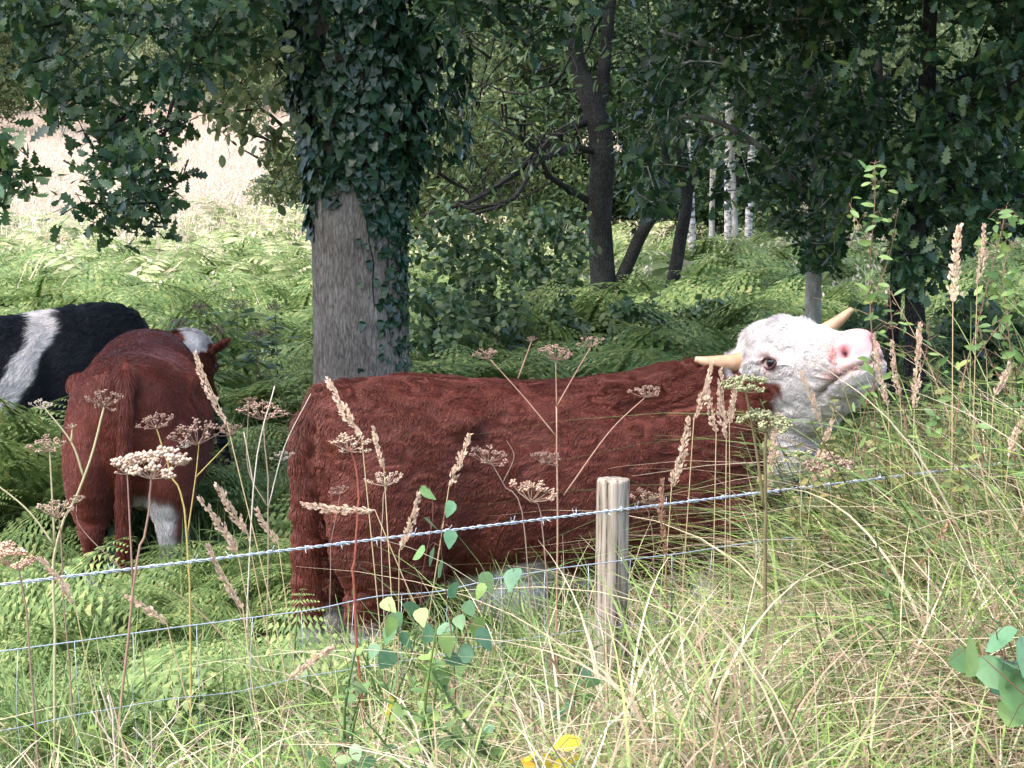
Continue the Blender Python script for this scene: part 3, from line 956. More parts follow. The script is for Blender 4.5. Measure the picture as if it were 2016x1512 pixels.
def crown_leaves(root, pos, dr, nv, sc, leaf, mat, maxobj):
    px = to_px(pos)
    inf = (px[:, 0] > -10) & (px[:, 0] < 2026) & (px[:, 1] > -10) & (px[:, 1] < 1520)
    # prefer leaves on the side of the gate: those nothing else of the crown covers
    cell = np.floor(px[:, :2] / 14).astype(int)
    order = np.argsort(px[:, 2])
    seen, vis = set(), []
    for k in order:
        if not inf[k]: continue
        c = (cell[k, 0], cell[k, 1])
        if c in seen: continue
        seen.add(c); vis.append(k)
    vis = np.array(vis, int)
    if len(vis):
        key = sc[vis] / px[vis, 2] * np.abs(nv[vis, 1] * 1.0 + .3)
        vis = vis[np.argsort(-key)][:maxobj]
    b0 = MB(); b0.add(leaf[0], leaf[1]); me = b0.mesh("leaf", mat)
    lp = rel(pos, root)
    for k in vis:
        inst("leaf", me, leafmat4(lp[k], dr[k], nv[k], sc[k]), root)
    rest = np.setdiff1d(np.arange(len(pos)), vis)
    b = MB(); v, f = leafset(lp[rest], dr[rest], nv[rest], sc[rest], *leaf)
    b.add(v, f)
    tag(b.build("foliage", mat, root), kind='stuff')
crown_leaves(oak, pos, dr, nv, sc, OAK, M_oak, 300)
hp6 = fill_points([(395, -60), (600, -60), (600, 300), (590, 400), (540, 380), (520, 300), (460, 290), (400, 260), (390, 120)], 130, 12.4, 14.2, 27, .1)
ch6, e6, ed6 = grow([[(OX, OY, 3.7), at(540, -140, 13.4), at(480, 20, 13.3), at(440, 160, 13.3), at(450, 260, 13.2)], [at(590, 250, 13), at(560, 320, 13), at(530, 370, 13)]], hp6, .0024, .12, .05, 28, 2.4, .05)
wood_mesh([(rel(P, oak), r) for P, r in ch6]).build("hanging_branches", M_darkbark, oak)
p6, d6, n6, s6 = leaf_cluster(e6, ed6, 8, .075, 29, .16, .2)
b = MB(); v, f = leafset(rel(p6, oak), d6, n6, s6, *ROUND); b.add(v, f)
tag(b.build("light_foliage", M_yellow_oak, oak), kind='stuff')
# dome of the crown above the picture
rg = np.random.default_rng(41)
th = rg.uniform(0, 2 * np.pi, 900); rr = np.sqrt(rg.random(900)) * 5.8
cz = 4.6 + rg.random(900) ** .8 * 4.6 * np.sqrt(np.maximum(1 - (rr / 5.6) ** 2, .05))
cp = np.stack([OX + rr * np.cos(th), OY + rr * np.sin(th) * .9, cz], 1)
keep = to_px(cp)[:, 1] < -60
cp = cp[keep]
lim = [[(OX, OY, 3.9), (OX + 1.4 * math.cos(a), OY + 1.2 * math.sin(a), 5.2), (OX + 3.2 * math.cos(a + .2), OY + 2.8 * math.sin(a + .2), 6.2 + (k % 3) * .6)] for k, a in enumerate(np.arange(0, 6.28, .9))]
ch2, e2, ed2 = grow(lim, cp, .006, .3, .05, 42, 2.3, .1)
wood_mesh([(rel(P, oak), r) for P, r in ch2], .05).build("crown_limbs", M_darkbark, oak)
p2, d2, n2, s2 = leaf_cluster(e2, ed2, 22, .17, 43, 1.1, .1, .4)
b = MB(); v, f = leafset(rel(p2, oak), d2, n2, s2, *ROUND); b.add(v, f)
tag(b.build("upper_foliage", M_oak, oak), kind='stuff')

# ivy round the trunk
ivy = empty("ivy", (OX, OY, 1.6))
tag(ivy, "thick dark ivy wrapped round the upper trunk of the big oak", "ivy")
rg = np.random.default_rng(51)
N = 6200
th = rg.uniform(0, 2 * np.pi, N); z = 1.72 + rg.random(N) * 2.7
prof = np.interp(z, [1.7, 1.95, 2.2, 2.6, 3.0, 3.5, 4.4], [.275, .32, .37, .42, .45, .47, .45])
edge = 1.86 + .14 * np.sin(th * 3 + 1) + .12 * np.sin(th * 7) + .0
keep = z > edge
bul = fbm(np.stack([np.cos(th) * 1.8, np.sin(th) * 1.8, z * 2.2], 1), 9, 2)
r_ = prof * (1 + .16 * bul) - rg.random(N) ** 2 * .10
r_ = np.maximum(r_, .28)
outd = np.stack([np.cos(th), np.sin(th), 0 * th], 1)
ip = np.stack([OX + r_ * np.cos(th), OY + r_ * np.sin(th), z], 1)
keep &= ~((bul < -.42) & (rg.random(N) < .6))
# stray shoots below the edge on the right of the trunk
M2 = 340
th2 = rg.normal(-.55, .32, M2); z2 = 1.88 - rg.random(M2) ** 1.4 * 1.35
ip2 = np.stack([OX + .292 * np.cos(th2), OY + .292 * np.sin(th2), z2], 1)
M3 = 300   # sprays reaching out to the right of the column
th3 = rg.normal(-.2, .35, M3); z3 = rg.uniform(2.15, 2.9, M3); r3 = rg.uniform(.4, .68, M3)
ip3 = np.stack([OX + r3 * np.cos(th3), OY + r3 * np.sin(th3), z3], 1)
ipos = np.vstack([ip[keep], ip2, ip3])
iout = np.vstack([outd[keep], np.stack([np.cos(th2), np.sin(th2), 0 * th2], 1), np.stack([np.cos(th3), np.sin(th3), 0 * th3], 1)])
n_ = len(ipos)
idr = nrm(np.array([0, 0, -1.]) + rg.normal(0, .42, (n_, 3)) + iout * .25)
inv = nrm(iout + rg.normal(0, .33, (n_, 3)) + [0, 0, .25])
isc = rg.uniform(.05, .098, n_); isc[keep.sum():keep.sum() + M2] *= .7
px = to_px(ipos); front = (iout[:, 1] < .1)
b0 = MB(); b0.add(*IVY); lme = b0.mesh("leaf", M_ivy)
infr = (px[:, 1] > 0) & front
rad3 = np.linalg.norm(ipos[:, :2] - [OX, OY], axis=1)
key = np.where(infr, rad3 * 3 + isc * 8 + rg.random(n_) * .1, -1)
key[keep.sum():keep.sum() + M2] += np.where(infr[keep.sum():keep.sum() + M2], .1, 0)
sel = np.argsort(-key)[:300]
for k in sel: inst("leaf", lme, leafmat4(ipos[k] - np.array(ivy.location), idr[k], inv[k], isc[k]), ivy)
rest = np.setdiff1d(np.arange(n_), sel)
b = MB(); v, f = leafset(ipos[rest] - np.array(ivy.location), idr[rest], inv[rest], isc[rest], *IVY); b.add(v, f)
tag(b.build("foliage", M_ivy, ivy), kind='stuff')
b = MB()
for k in range(70):
    i = rg.integers(0, keep.sum())
    c = ipos[i] + iout[i] * .05 + rg.normal(0, .02, 3) - np.array(ivy.location)
    for q in range(12):
        d = nrm(rg.normal(0, 1, 3)); v, f = leafset((c + d * .004)[None], d[None], nrm(rg.normal(0, 1, (1, 3))), np.array([.018]), *DIAM); b.add(v, f)
tag(b.build("flower_clusters", flat_mat("ivy_flower", (.19, .22, .05), .6, .3), ivy), kind='stuff')
b = MB()
for k in range(3):
    a0 = rg.uniform(-1.6, -.2); zz = np.linspace(rg.uniform(.7, 1.5), 3.0, 14)
    aa = a0 + np.cumsum(rg.normal(0, .06, 14))
    b.tube(np.stack([.283 * np.cos(aa), .283 * np.sin(aa), zz - 1.6], 1), .005, 6)
b.build("stems", M_darkbark, ivy)

# ------------------------------------------------------------------ the other trees of the copse
def tree(name, label, base, limbs, radii_px, attract, leaf, lmat, bark, per, size, seed, group=None, maxobj=0, r_tip=.003, expo=2.4, sag=.05, droop=.3, spread=.14, minr=None, wob=.05, cat="tree"):
    root = empty(name, base)
    tag(root, label, cat, group)
    for k, (P, rad) in enumerate(zip(limbs, radii_px)):
        trunk_tube([rel(p, root) for p in P], rad, bark, "trunk" if k == 0 else "limb", root, 20, rad[0] * .09, 7, 6, rad[0] * .35 if k == 0 else 0, seed + k)
    if attract is not None and len(attract):
        sp = [P[len(P) // 3:] if k == 0 else P for k, P in enumerate(limbs)]
        n0 = sum(max(1, int(np.linalg.norm(np.asarray(b_) - a_) / .15)) for P in sp for a_, b_ in zip(np.asarray(P[:-1]), P[1:]))
        ch, en, ed_ = grow(sp, attract, r_tip, .15, sag, seed, expo, wob)
        ch = [(P, np.minimum(r, min(x[0] for x in radii_px) * .7)) for P, r in ch]
        wood_mesh([(rel(P, root), r) for P, r in ch]).build("branches", bark, root)
        if per:
            pos, dr, nv, sc = leaf_cluster(en, ed_, per, size, seed + 1, spread, droop)
            if maxobj: crown_leaves(root, pos, dr, nv, sc, leaf, lmat, maxobj)
            else:
                b = MB(); v, f = leafset(rel(pos, root), dr, nv, sc, *leaf); b.add(v, f)
                tag(b.build("foliage", lmat, root), kind='stuff')
    return root
def gat(px, dist, py=None):
    x = at(px, 500, dist)[0]
    return np.array([x, dist, float(ground_z(np.array([x]), np.array([dist]))[0]) - .05])
def ln(*pp): return [at(*p) for p in pp]

# dark forked tree
T2 = [[gat(1178, 24)] + ln((1180, 640, 24), (1186, 540, 24), (1180, 420, 24), (1185, 300, 24), (1172, 220, 24), (1135, 110, 24), (1128, -60, 24), (1120, -300, 24)),
      ln((1188, 600, 24), (1225, 545, 24), (1258, 470, 23.9), (1290, 410, 23.8), (1312, 340, 23.7), (1300, 230, 23.6)),
      ln((1180, 250, 24), (1190, 130, 24.1), (1205, -60, 24.2), (1210, -280, 24.4)),
      ln((1158, 395, 24), (1120, 372, 23.8), (1080, 345, 23.5), (1060, 300, 23.2), (1030, 270, 23)),
      ln((1160, 240, 24), (1110, 255, 23.8), (1060, 300, 23.4), (1000, 350, 23), (930, 395, 22.6), (830, 425, 22.2)),
      ln((1176, 300, 24), (1120, 290, 23.6), (1060, 320, 23.2), (1010, 390, 22.9), (940, 420, 22.7), (850, 445, 22.4))]
A2 = np.vstack([fill_points([(830, -60), (1170, -60), (1160, 300), (1100, 380), (960, 440), (820, 450), (830, 300)], 330, 22.2, 25.5, 61), fill_points([(1150, -60), (1330, -60), (1330, 350), (1250, 300), (1190, 200)], 90, 23, 25, 62)])
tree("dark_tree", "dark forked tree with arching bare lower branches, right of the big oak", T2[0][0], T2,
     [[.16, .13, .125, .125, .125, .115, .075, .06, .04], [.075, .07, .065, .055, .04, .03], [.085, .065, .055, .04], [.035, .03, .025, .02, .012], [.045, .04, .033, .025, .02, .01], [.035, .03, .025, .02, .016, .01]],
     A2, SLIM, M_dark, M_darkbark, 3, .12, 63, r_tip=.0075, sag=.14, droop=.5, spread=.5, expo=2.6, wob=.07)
tree("leaning_tree", "thin dark leaning tree left of the white birch stems", gat(1312, 25),
     [[gat(1312, 25)] + ln((1318, 600, 25), (1338, 480, 25), (1352, 380, 25), (1335, 260, 25), (1308, 150, 25), (1318, 60, 25), (1345, -60, 25), (1350, -300, 25)), ln((1352, 400, 25), (1378, 260, 25), (1350, 120, 25.2), (1362, -60, 25.4), (1362, -250, 25.4))],
     [[.085, .075, .07, .065, .07, .075, .07, .06, .04], [.045, .05, .045, .04, .03]],
     fill_points([(1250, -60), (1420, -60), (1420, 330), (1300, 330)], 80, 24, 26, 65), ROUND, M_dark, M_darkbark, 12, .11, 66, r_tip=.005, spread=.4)
birch_lab = {1364: "leftmost white birch stem of the clump beyond the bull's neck", 1400: "slim white birch stem, second from the left in the clump", 1432: "white birch stem in the middle of the clump, above the bull's crest",
             1452: "thin grey birch stem second from the right in the clump", 1470: "rightmost birch stem of the clump, mottled dark and white"}
for k, (bx, lb) in enumerate(birch_lab.items()):
    d = 30 + (k * 7 % 5) * .8
    lean = [(-8, 6), (4, -8), (2, 4), (-14, -4), (10, -16)][k]
    P = [gat(bx, d)] + ln((bx, 560, d), (bx + lean[0] * .5, 400, d), (bx + lean[0], 200, d), (bx + lean[1], 0, d), (bx + lean[1], -300, d))
    tree("birch_tree", lb, P[0], [P], [[.07, .055, .05, .045, .04, .03]] if k % 2 == 0 else [[.05, .04, .038, .034, .03, .02]], fill_points([(bx - 70, -100), (bx + 70, -100), (bx + 70, 330), (bx - 70, 300)], 36, d - 1, d + 1, 70 + k), ROUND, M_yellow_oak, M_birchbark if k not in (1, 3) else M_greybark,
         12, .10, 80 + k, group="birch stems beyond the bull", r_tip=.004, spread=.5)
# young oaks on the right, their crowns hanging dense into the picture
Y1 = [[gat(1600, 15.5)] + ln((1600, 640, 15.5), (1604, 480, 15.5), (1606, 330, 15.4), (1590, 150, 15.3), (1580, -50, 15.2), (1570, -300, 15.2)),
      ln((1606, 400, 15.5), (1540, 330, 15.2), (1470, 270, 15), (1380, 230, 14.8), (1290, 240, 14.8)),
      ln((1598, 260, 15.4), (1500, 180, 15), (1400, 100, 14.6), (1300, 60, 14.6)),
      ln((1604, 340, 15.4), (1650, 300, 15), (1700, 320, 14.6), (1740, 330, 14.4))]
polyA = [(1210, 160), (1290, 90), (1350, -80), (1720, -80), (1720, 380), (1690, 420), (1650, 520), (1590, 540), (1560, 460), (1480, 430), (1420, 440), (1370, 400), (1290, 430), (1240, 390), (1215, 290)]
A3 = fill_points(polyA, 640, 13.8, 16.2, 91, .3, 1.7)
q = to_px(A3); gapm = in_poly(q[:, 0], q[:, 1], [(1335, 180), (1440, 170), (1470, 330), (1480, 470), (1330, 470)])
A3 = A3[~gapm | (np.arange(len(A3)) % 9 == 0)]
tree("young_oak", "young oak with a slim pale grey trunk and dense dark leaves above the bull's head", Y1[0][0], Y1,
     [[.062, .055, .05, .05, .045, .04, .03], [.022, .02, .018, .014, .01], [.022, .02, .016, .01], [.02, .018, .014, .01]], A3, OAK, M_oak, M_greybark, 10, .10, 92, maxobj=300, group="young oaks on the right", r_tip=.003)
Y2 = [[gat(1800, 14.5)] + ln((1802, 700, 14.5), (1800, 560, 14.5), (1806, 420, 14.5), (1820, 240, 14.4), (1830, 60, 14.3), (1840, -200, 14.3)),
      ln((1752, 720, 14.7), (1762, 580, 14.7), (1775, 470, 14.6), (1800, 380, 14.5)),
      ln((1815, 300, 14.4), (1880, 220, 14), (1960, 180, 13.6), (2060, 120, 13.4)),
      ln((1806, 400, 14.4), (1870, 370, 14), (1950, 380, 13.8), (2050, 390, 13.6))]
Y2[1][0] = gat(1752, 14.7)
polyB = [(1640, -80), (2080, -80), (2080, 470), (1990, 450), (1900, 480), (1860, 560), (1800, 600), (1740, 520), (1690, 430), (1650, 330)]
A4 = fill_points(polyB, 620, 13.0, 15.6, 93, .32, 1.7)
tree("young_oak", "young oak with a dark double trunk and dense shadowy crown at the right edge", Y2[0][0], Y2,
     [[.075, .068, .06, .06, .055, .045, .03], [.045, .04, .035, .03], [.025, .02, .015, .01], [.025, .02, .015, .01]], A4, OAK, M_oak, M_darkbark, 10, .10, 94, maxobj=300, group="young oaks on the right", r_tip=.003)
# their upper crowns above the picture
for rt, cx, cy, sd in ((bpy.data.objects["young_oak"], 2.1, 15.3, 95), (bpy.data.objects["young_oak.001"], 4.1, 14.5, 96)):
    rg = np.random.default_rng(sd); n = 380
    th = rg.uniform(0, 6.283, n); rr = np.sqrt(rg.random(n)) * 2.6
    cp = np.stack([cx + rr * np.cos(th), cy + rr * np.sin(th), 3.5 + rg.random(n) * 3.2 * np.sqrt(1 - (rr / 2.9) ** 2)], 1)
    q = nrm(rg.normal(0, 1, (n, 3)))
    p2, d2, n2, s2 = leaf_cluster(cp, q, 20, .16, sd, 1.0, .1, .4)
    k = to_px(p2)[:, 1] < -20
    b = MB(); v, f = leafset(rel(p2[k], rt), d2[k], n2[k], s2[k], *ROUND); b.add(v, f)
    tag(b.build("upper_foliage", M_oak, rt), kind='stuff')
# unseen upper crowns, added to dark trees and birches to shade the ground
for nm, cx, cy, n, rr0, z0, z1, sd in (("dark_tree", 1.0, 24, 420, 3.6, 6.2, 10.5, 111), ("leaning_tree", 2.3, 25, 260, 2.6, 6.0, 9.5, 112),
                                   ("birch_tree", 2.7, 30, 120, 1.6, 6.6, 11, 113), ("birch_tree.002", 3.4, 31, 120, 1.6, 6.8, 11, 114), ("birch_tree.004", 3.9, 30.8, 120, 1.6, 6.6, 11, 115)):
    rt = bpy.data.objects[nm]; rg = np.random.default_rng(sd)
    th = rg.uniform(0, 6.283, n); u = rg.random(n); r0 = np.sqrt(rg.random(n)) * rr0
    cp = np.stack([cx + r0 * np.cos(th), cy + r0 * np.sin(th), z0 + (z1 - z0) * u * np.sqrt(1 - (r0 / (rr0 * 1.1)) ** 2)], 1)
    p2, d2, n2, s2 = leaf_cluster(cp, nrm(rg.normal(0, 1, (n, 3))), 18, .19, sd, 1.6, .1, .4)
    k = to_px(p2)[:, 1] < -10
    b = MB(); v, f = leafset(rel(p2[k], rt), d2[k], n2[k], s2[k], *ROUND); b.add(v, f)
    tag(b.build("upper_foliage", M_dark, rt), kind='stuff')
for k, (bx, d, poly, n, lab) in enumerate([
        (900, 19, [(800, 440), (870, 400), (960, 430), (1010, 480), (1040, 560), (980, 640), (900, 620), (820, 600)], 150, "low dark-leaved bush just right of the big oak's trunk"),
        (1060, 20, [(1000, 440), (1080, 400), (1150, 420), (1160, 520), (1120, 600), (1040, 590), (1000, 520)], 110, "low dark bush between the big oak and the dark forked tree"),  # the low shrubs that follow are added to darken the understorey
        (850, 17.5, [(800, 590), (860, 560), (920, 580), (950, 660), (930, 740), (820, 750)], 90, "low dark shrub, added to deepen the shade, touching the right side of the big oak's foot"),
        (985, 18.5, [(910, 610), (970, 585), (1040, 590), (1070, 650), (1060, 740), (930, 745)], 90, "low dark shrub, added to deepen the shade, behind the middle of the bull's back"),
        (1110, 19, [(1040, 620), (1100, 600), (1150, 610), (1170, 680), (1150, 750), (1050, 750)], 80, "low dark shrub, added to deepen the shade, at the foot of the dark forked tree, left side"),
        (1255, 18.5, [(1190, 610), (1240, 590), (1310, 600), (1340, 660), (1330, 740), (1200, 745)], 90, "low dark shrub, added to deepen the shade, behind the bull's withers"),
        (1385, 19.5, [(1320, 620), (1370, 585), (1440, 600), (1470, 650), (1450, 710), (1330, 720)], 80, "low dark shrub, added to deepen the shade, just left of the bull's white crest"),
        (1700, 17, [(1640, 640), (1690, 600), (1760, 610), (1800, 680), (1790, 790), (1700, 800), (1660, 740)], 90, "low dark shrub, added to deepen the shade, behind the bull's nose"),
        (1900, 17, [(1830, 620), (1900, 580), (1990, 590), (2040, 680), (2020, 800), (1850, 800)], 110, "low dark shrub, added to deepen the shade, behind the tall plumes at the right edge"),
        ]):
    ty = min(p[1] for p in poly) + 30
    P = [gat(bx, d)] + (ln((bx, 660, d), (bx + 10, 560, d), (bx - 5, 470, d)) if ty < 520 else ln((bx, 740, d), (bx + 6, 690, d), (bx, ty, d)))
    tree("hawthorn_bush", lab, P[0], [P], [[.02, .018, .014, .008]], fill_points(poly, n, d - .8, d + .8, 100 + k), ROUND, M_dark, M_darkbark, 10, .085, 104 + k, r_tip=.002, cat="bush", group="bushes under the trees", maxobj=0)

# ------------------------------------------------------------------ far trees closing the field
def far_tree_proto(seed, h, w, mat, name, label, cat="tree", group=None, m=420, lf=1.0):
    rg = np.random.default_rng(seed)
    root = empty(name); tag(root, label, cat, group)
    tb = MB(); tb.tube([(0, 0, -.3), (.1, 0, h * .3), (0, .1, h * .75)], [w * .045, w * .035, .03], 7)
    for k in range(6):
        a = rg.uniform(0, 6.28); z0 = h * rg.uniform(.2, .5)
        tb.tube([(0, 0, z0), (math.cos(a) * w * .25, math.sin(a) * w * .25, z0 + h * .15), (math.cos(a) * w * .42, math.sin(a) * w * .42, z0 + h * .22)], [w * .018, w * .012, .02], 5)
    tb.build("trunk", M_darkbark, root)
    n = 26
    th = rg.uniform(0, 6.28, n); u = rg.random(n)
    cz = h * (.18 + .72 * u); rr = w * .42 * np.sqrt(np.maximum(1 - ((u - .38) / .66) ** 2, .05)) * rg.uniform(.4, 1, n)
    C = np.stack([rr * np.cos(th), rr * np.sin(th), cz], 1)
    cr = w * rg.uniform(.13, .22, n)
    q = nrm(rg.normal(0, 1, (n * m, 3)))
    P = np.repeat(C, m, 0) + q * (np.repeat(cr, m) * rg.uniform(.55, 1.08, n * m))[:, None] * [1, 1, .75]
    b = MB(); v, f = leafset(P, nrm(rg.normal(0, 1, (len(P), 3))), nrm(q + rg.normal(0, .5, (len(P), 3))), lf * rg.uniform(.16, .34, len(P)) * (h / 10) ** .5, *DIAM); b.add(v, f)
    tag(b.build("crown", mat, root), kind='stuff')
    return root
def copy_tree(o, parent=None):
    c = o.copy(); root_col.objects.link(c); c.parent = parent
    for ch in list(o.children): copy_tree(ch, c)
    return c
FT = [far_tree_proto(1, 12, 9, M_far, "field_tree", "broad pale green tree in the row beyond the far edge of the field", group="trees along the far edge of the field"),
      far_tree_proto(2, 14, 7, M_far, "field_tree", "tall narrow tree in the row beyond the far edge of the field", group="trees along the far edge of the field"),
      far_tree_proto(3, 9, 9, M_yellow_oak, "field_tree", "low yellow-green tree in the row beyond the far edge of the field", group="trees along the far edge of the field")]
rg = np.random.default_rng(5)
spots = [(x + rg.uniform(-1.5, 1.5), rg.uniform(118, 132)) for x in np.arange(-56, 57, 5.2)] + [(x + rg.uniform(-2, 2), rg.uniform(142, 160)) for x in np.arange(-52, 53, 6)]
spots = [p for p in spots if abs(p[0]) < p[1] * .2338 + 22]
spots += [(x, 100 + rg.uniform(-5, 5)) for x in (-26, -21.5, 8, 13, 19, 26)]
used = set()
for i, (x, y) in enumerate(spots):
    k = int(rg.integers(0, 3))
    if i >= len(spots) - 6: k = 2
    o = FT[k] if k not in used else copy_tree(FT[k])
    used.add(k)
    o.location = (x, y, float(ground_z(np.array([x]), np.array([y]))[0]))
    o.rotation_euler = (0, 0, rg.uniform(0, 6.28))
    s_ = rg.uniform(.8, 1.25); o.scale = (s_, s_, s_ * rg.uniform(.9, 1.1))
ORD = ['first', 'second', 'third', 'fourth', 'fifth', 'sixth', 'seventh', 'eighth', 'ninth', 'tenth', 'eleventh', 'twelfth', 'thirteenth', 'fourteenth', 'fifteenth', 'sixteenth'] + ['seventeenth', 'eighteenth', 'nineteenth', 'twentieth', 'twenty-first', 'twenty-second', 'twenty-third', 'twenty-fourth', 'twenty-fifth', 'twenty-sixth', 'twenty-seventh', 'twenty-eighth', 'twenty-ninth', 'thirtieth']
def ordinal_labels(prefix, words, tail):
    for k, wd in enumerate(words):
        pass
    obs = [o for o in bpy.data.objects if o.name.split('.')[0] == prefix]
    for wd in words:
        m = sorted([o for o in obs if o['label'].startswith(wd)], key=lambda o: o.location.x / max(o.location.y, 1))
        for i, o in enumerate(m):
            o['label'] = ORD[i] + " " + wd + " " + tail + ", counted from the left"
ordinal_labels("field_tree", ["broad pale green tree", "tall narrow tree", "low yellow-green tree"], "in the row closing the far field")
# thickets in the middle distance seen under the crowns
BT = [far_tree_proto(11, 5.5, 4, M_yellow_oak, "thicket_tree", "loose yellow-green thicket tree far beyond the copse", group="thicket trees beyond the copse", m=900, lf=.5),
      far_tree_proto(12, 7, 3.6, M_far, "thicket_tree", "pale green thicket tree far beyond the copse", group="thicket trees beyond the copse", m=900, lf=.5),
      far_tree_proto(13, 6.5, 3.4, M_dark, "thicket_tree", "dark green thicket tree far beyond the copse", group="thicket trees beyond the copse", m=900, lf=.5)]
used = set()
tp = [(600, 52), (830, 50), (900, 42), (980, 60), (1040, 40), (1100, 46), (1240, 44), (1300, 58), (1350, 38), (1420, 50), (1500, 42), (1560, 60), (1650, 44), (1720, 36), (1800, 50), (1880, 40), (1960, 48), (2060, 40), (2150, 52), (860, 36), (1160, 36), (1450, 36)]
for i, (pxx, d) in enumerate(tp):
    k = [0, 1, 2][int(rg.integers(0, 3))]
    if pxx < 600: k = 2 if i == 0 else 0
    o = BT[k] if k not in used else copy_tree(BT[k])
    used.add(k)
    g = gat(pxx, d); o.location = g
    o.rotation_euler = (0, 0, rg.uniform(0, 6.28)); s_ = rg.uniform(.85, 1.2); o.scale = (s_, s_, s_)
ordinal_labels('thicket_tree', ['loose yellow-green thicket tree', 'pale green thicket tree', 'dark green thicket tree'], 'beyond the copse')
for l in (FT, BT):
    for o in l:
        if o.location.length < .01: o.location = (30, 60, 0)

# ------------------------------------------------------------------ bracken and pasture growth
def frond(b, L, az, tilt, npin, detail, rg, width=.24):
    """one bracken frond rising from the root and arching over"""
    n = npin + 4
    s_ = np.linspace(0, 1, n)
    ang = tilt - s_ ** 1.5 * (tilt + rg.uniform(.0, .5))
    dx = np.cumsum(np.cos(ang)) * L / n; dz = np.cumsum(np.sin(ang)) * L / n
    P = np.stack([dx * math.cos(az), dx * math.sin(az), dz], 1)
    T = nrm(np.gradient(P, axis=0))
    side = np.array([-math.sin(az), math.cos(az), 0.])
    b.tube(P, np.linspace(.006, .0015, n) * (1 if detail else 1.4), 3, cap=False)
    for i in range(int(n * .28), n):
        t = (s_[i] - .28) / .72
        pl = L * width * 1.2 * (1 - t) ** .8 * min(1, .6 + t * 2.5) + .02
        for sd in (-1, 1):
            up = np.cross(T[i], side) * 1.0
            if up[2] < 0: up = -up
            d = nrm(side * sd + T[i] * .35 + up * rg.uniform(-.25, .05))
            q = P[i]; w = nrm(np.cross(d, up))
            if not detail:
                v = np.array([q, q + d * pl * .45 + w * pl * .17, q + d * pl - up * pl * .2, q + d * pl * .45 - w * pl * .17])
                b.add(v, [[0, 1, 2], [0, 2, 3]])
            else:
                m = detail
                V, F = [], []
                for j in range(m):
                    a = j / m; c = q + d * pl * a - up * pl * .22 * a * a
                    ql = pl * .26 * (1 - a) ** .8 + .004
                    for s2 in (-1, 1):
                        k0 = len(V)
                        V += [c - d * pl * .30 / m, c + d * pl * .42 / m, c + w * s2 * ql + d * (ql * .35) - up * ql * .2]
                        F.append([k0, k0 + 1, k0 + 2] if s2 > 0 else [k0, k0 + 2, k0 + 1])
                b.add(np.array(V), np.array(F))
def bracken_clump(seed, nf, L, npin, detail):
    rg = np.random.default_rng(seed)
    b = MB()
    for k in range(nf):
        frond(b, L * rg.uniform(.75, 1.15), rg.uniform(0, 6.28), rg.uniform(.95, 1.4), npin, detail, rg)
    return b
def grass_tuft(seed, n, h, w, spread=.12, plume=0, col=None):
    rg = np.random.default_rng(seed)
    b = MB()
    for k in range(n):
        az = rg.uniform(0, 6.28); base = np.array([rg.normal(0, spread), rg.normal(0, spread), 0])
        hh = h * rg.uniform(.5, 1.15); lean = rg.uniform(.05, .5); cv = rg.uniform(.1, .6)
        s_ = np.linspace(0, 1, 5)
        d = np.array([math.cos(az), math.sin(az), 0]); sd = np.array([-d[1], d[0], 0])
        P = base + d * (hh * (lean * s_ + cv * s_ ** 2))[:, None] * .8 + np.array([0, 0, 1]) * (hh * (s_ - .35 * cv * s_ ** 2))[:, None]
        ww = w * (1 - s_ ** 2 * .85)
        v = np.vstack([P - sd * ww[:, None] / 2, P + sd * ww[:, None] / 2])
        i = np.arange(4)
        b.add(v, None, np.stack([i, i + 1, i + 6, i + 5], 1))
        if plume and k % 3 == 0:
            for j in range(plume):
                c = P[-1] + np.array([0, 0, (j / plume - .4) * .22 * h]) + rg.normal(0, .012, 3)
                v, f = leafset(c[None], nrm(np.array([[0, 0, 1.]]) + rg.normal(0, .4, (1, 3))), nrm(rg.normal(0, 1, (1, 3))), np.array([.07 * h]), *DIAM); b.add(v, f)
    return b
def fit_rot(n, rg, tilt=.12):
    return np.stack([rg.normal(0, tilt, n), rg.normal(0, tilt, n), rg.uniform(0, 6.28, n)], 1)
def field_points(rg, n, y0, y1, k=1.0, pad=3.0, power=1.0):
    y = y0 + (y1 - y0) * rg.random(n) ** power
    half = y * .2338 * k + pad
    x = rg.uniform(-1, 1, n) * half
    return x, y

P_br_near = [proto(bracken_clump(200 + k, 6, 1.0, 13, 6), "bracken_near_source", M_bracken) for k in range(4)]
P_br_mid = [proto(bracken_clump(210 + k, 6, 1.0, 15, 4), "bracken_mid_source", M_bracken) for k in range(3)]
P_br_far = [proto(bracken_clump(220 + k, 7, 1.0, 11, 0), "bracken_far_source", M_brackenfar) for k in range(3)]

def cow_clear(x, y, hw=.42, hl=1.25):
    ok = np.ones(len(x), bool)
    for cx, cy, h in ((.16, 8.7, BH), (-1.84, 10.75, CH), (-3.08, 12.5, KH)):
        dx, dy = x - cx, y - cy
        a = dx * math.cos(h) + dy * math.sin(h); c = -dx * math.sin(h) + dy * math.cos(h)
        ok &= ~((np.abs(a) < hl) & (np.abs(c) < hw))
    return ok

rg = np.random.default_rng(301)
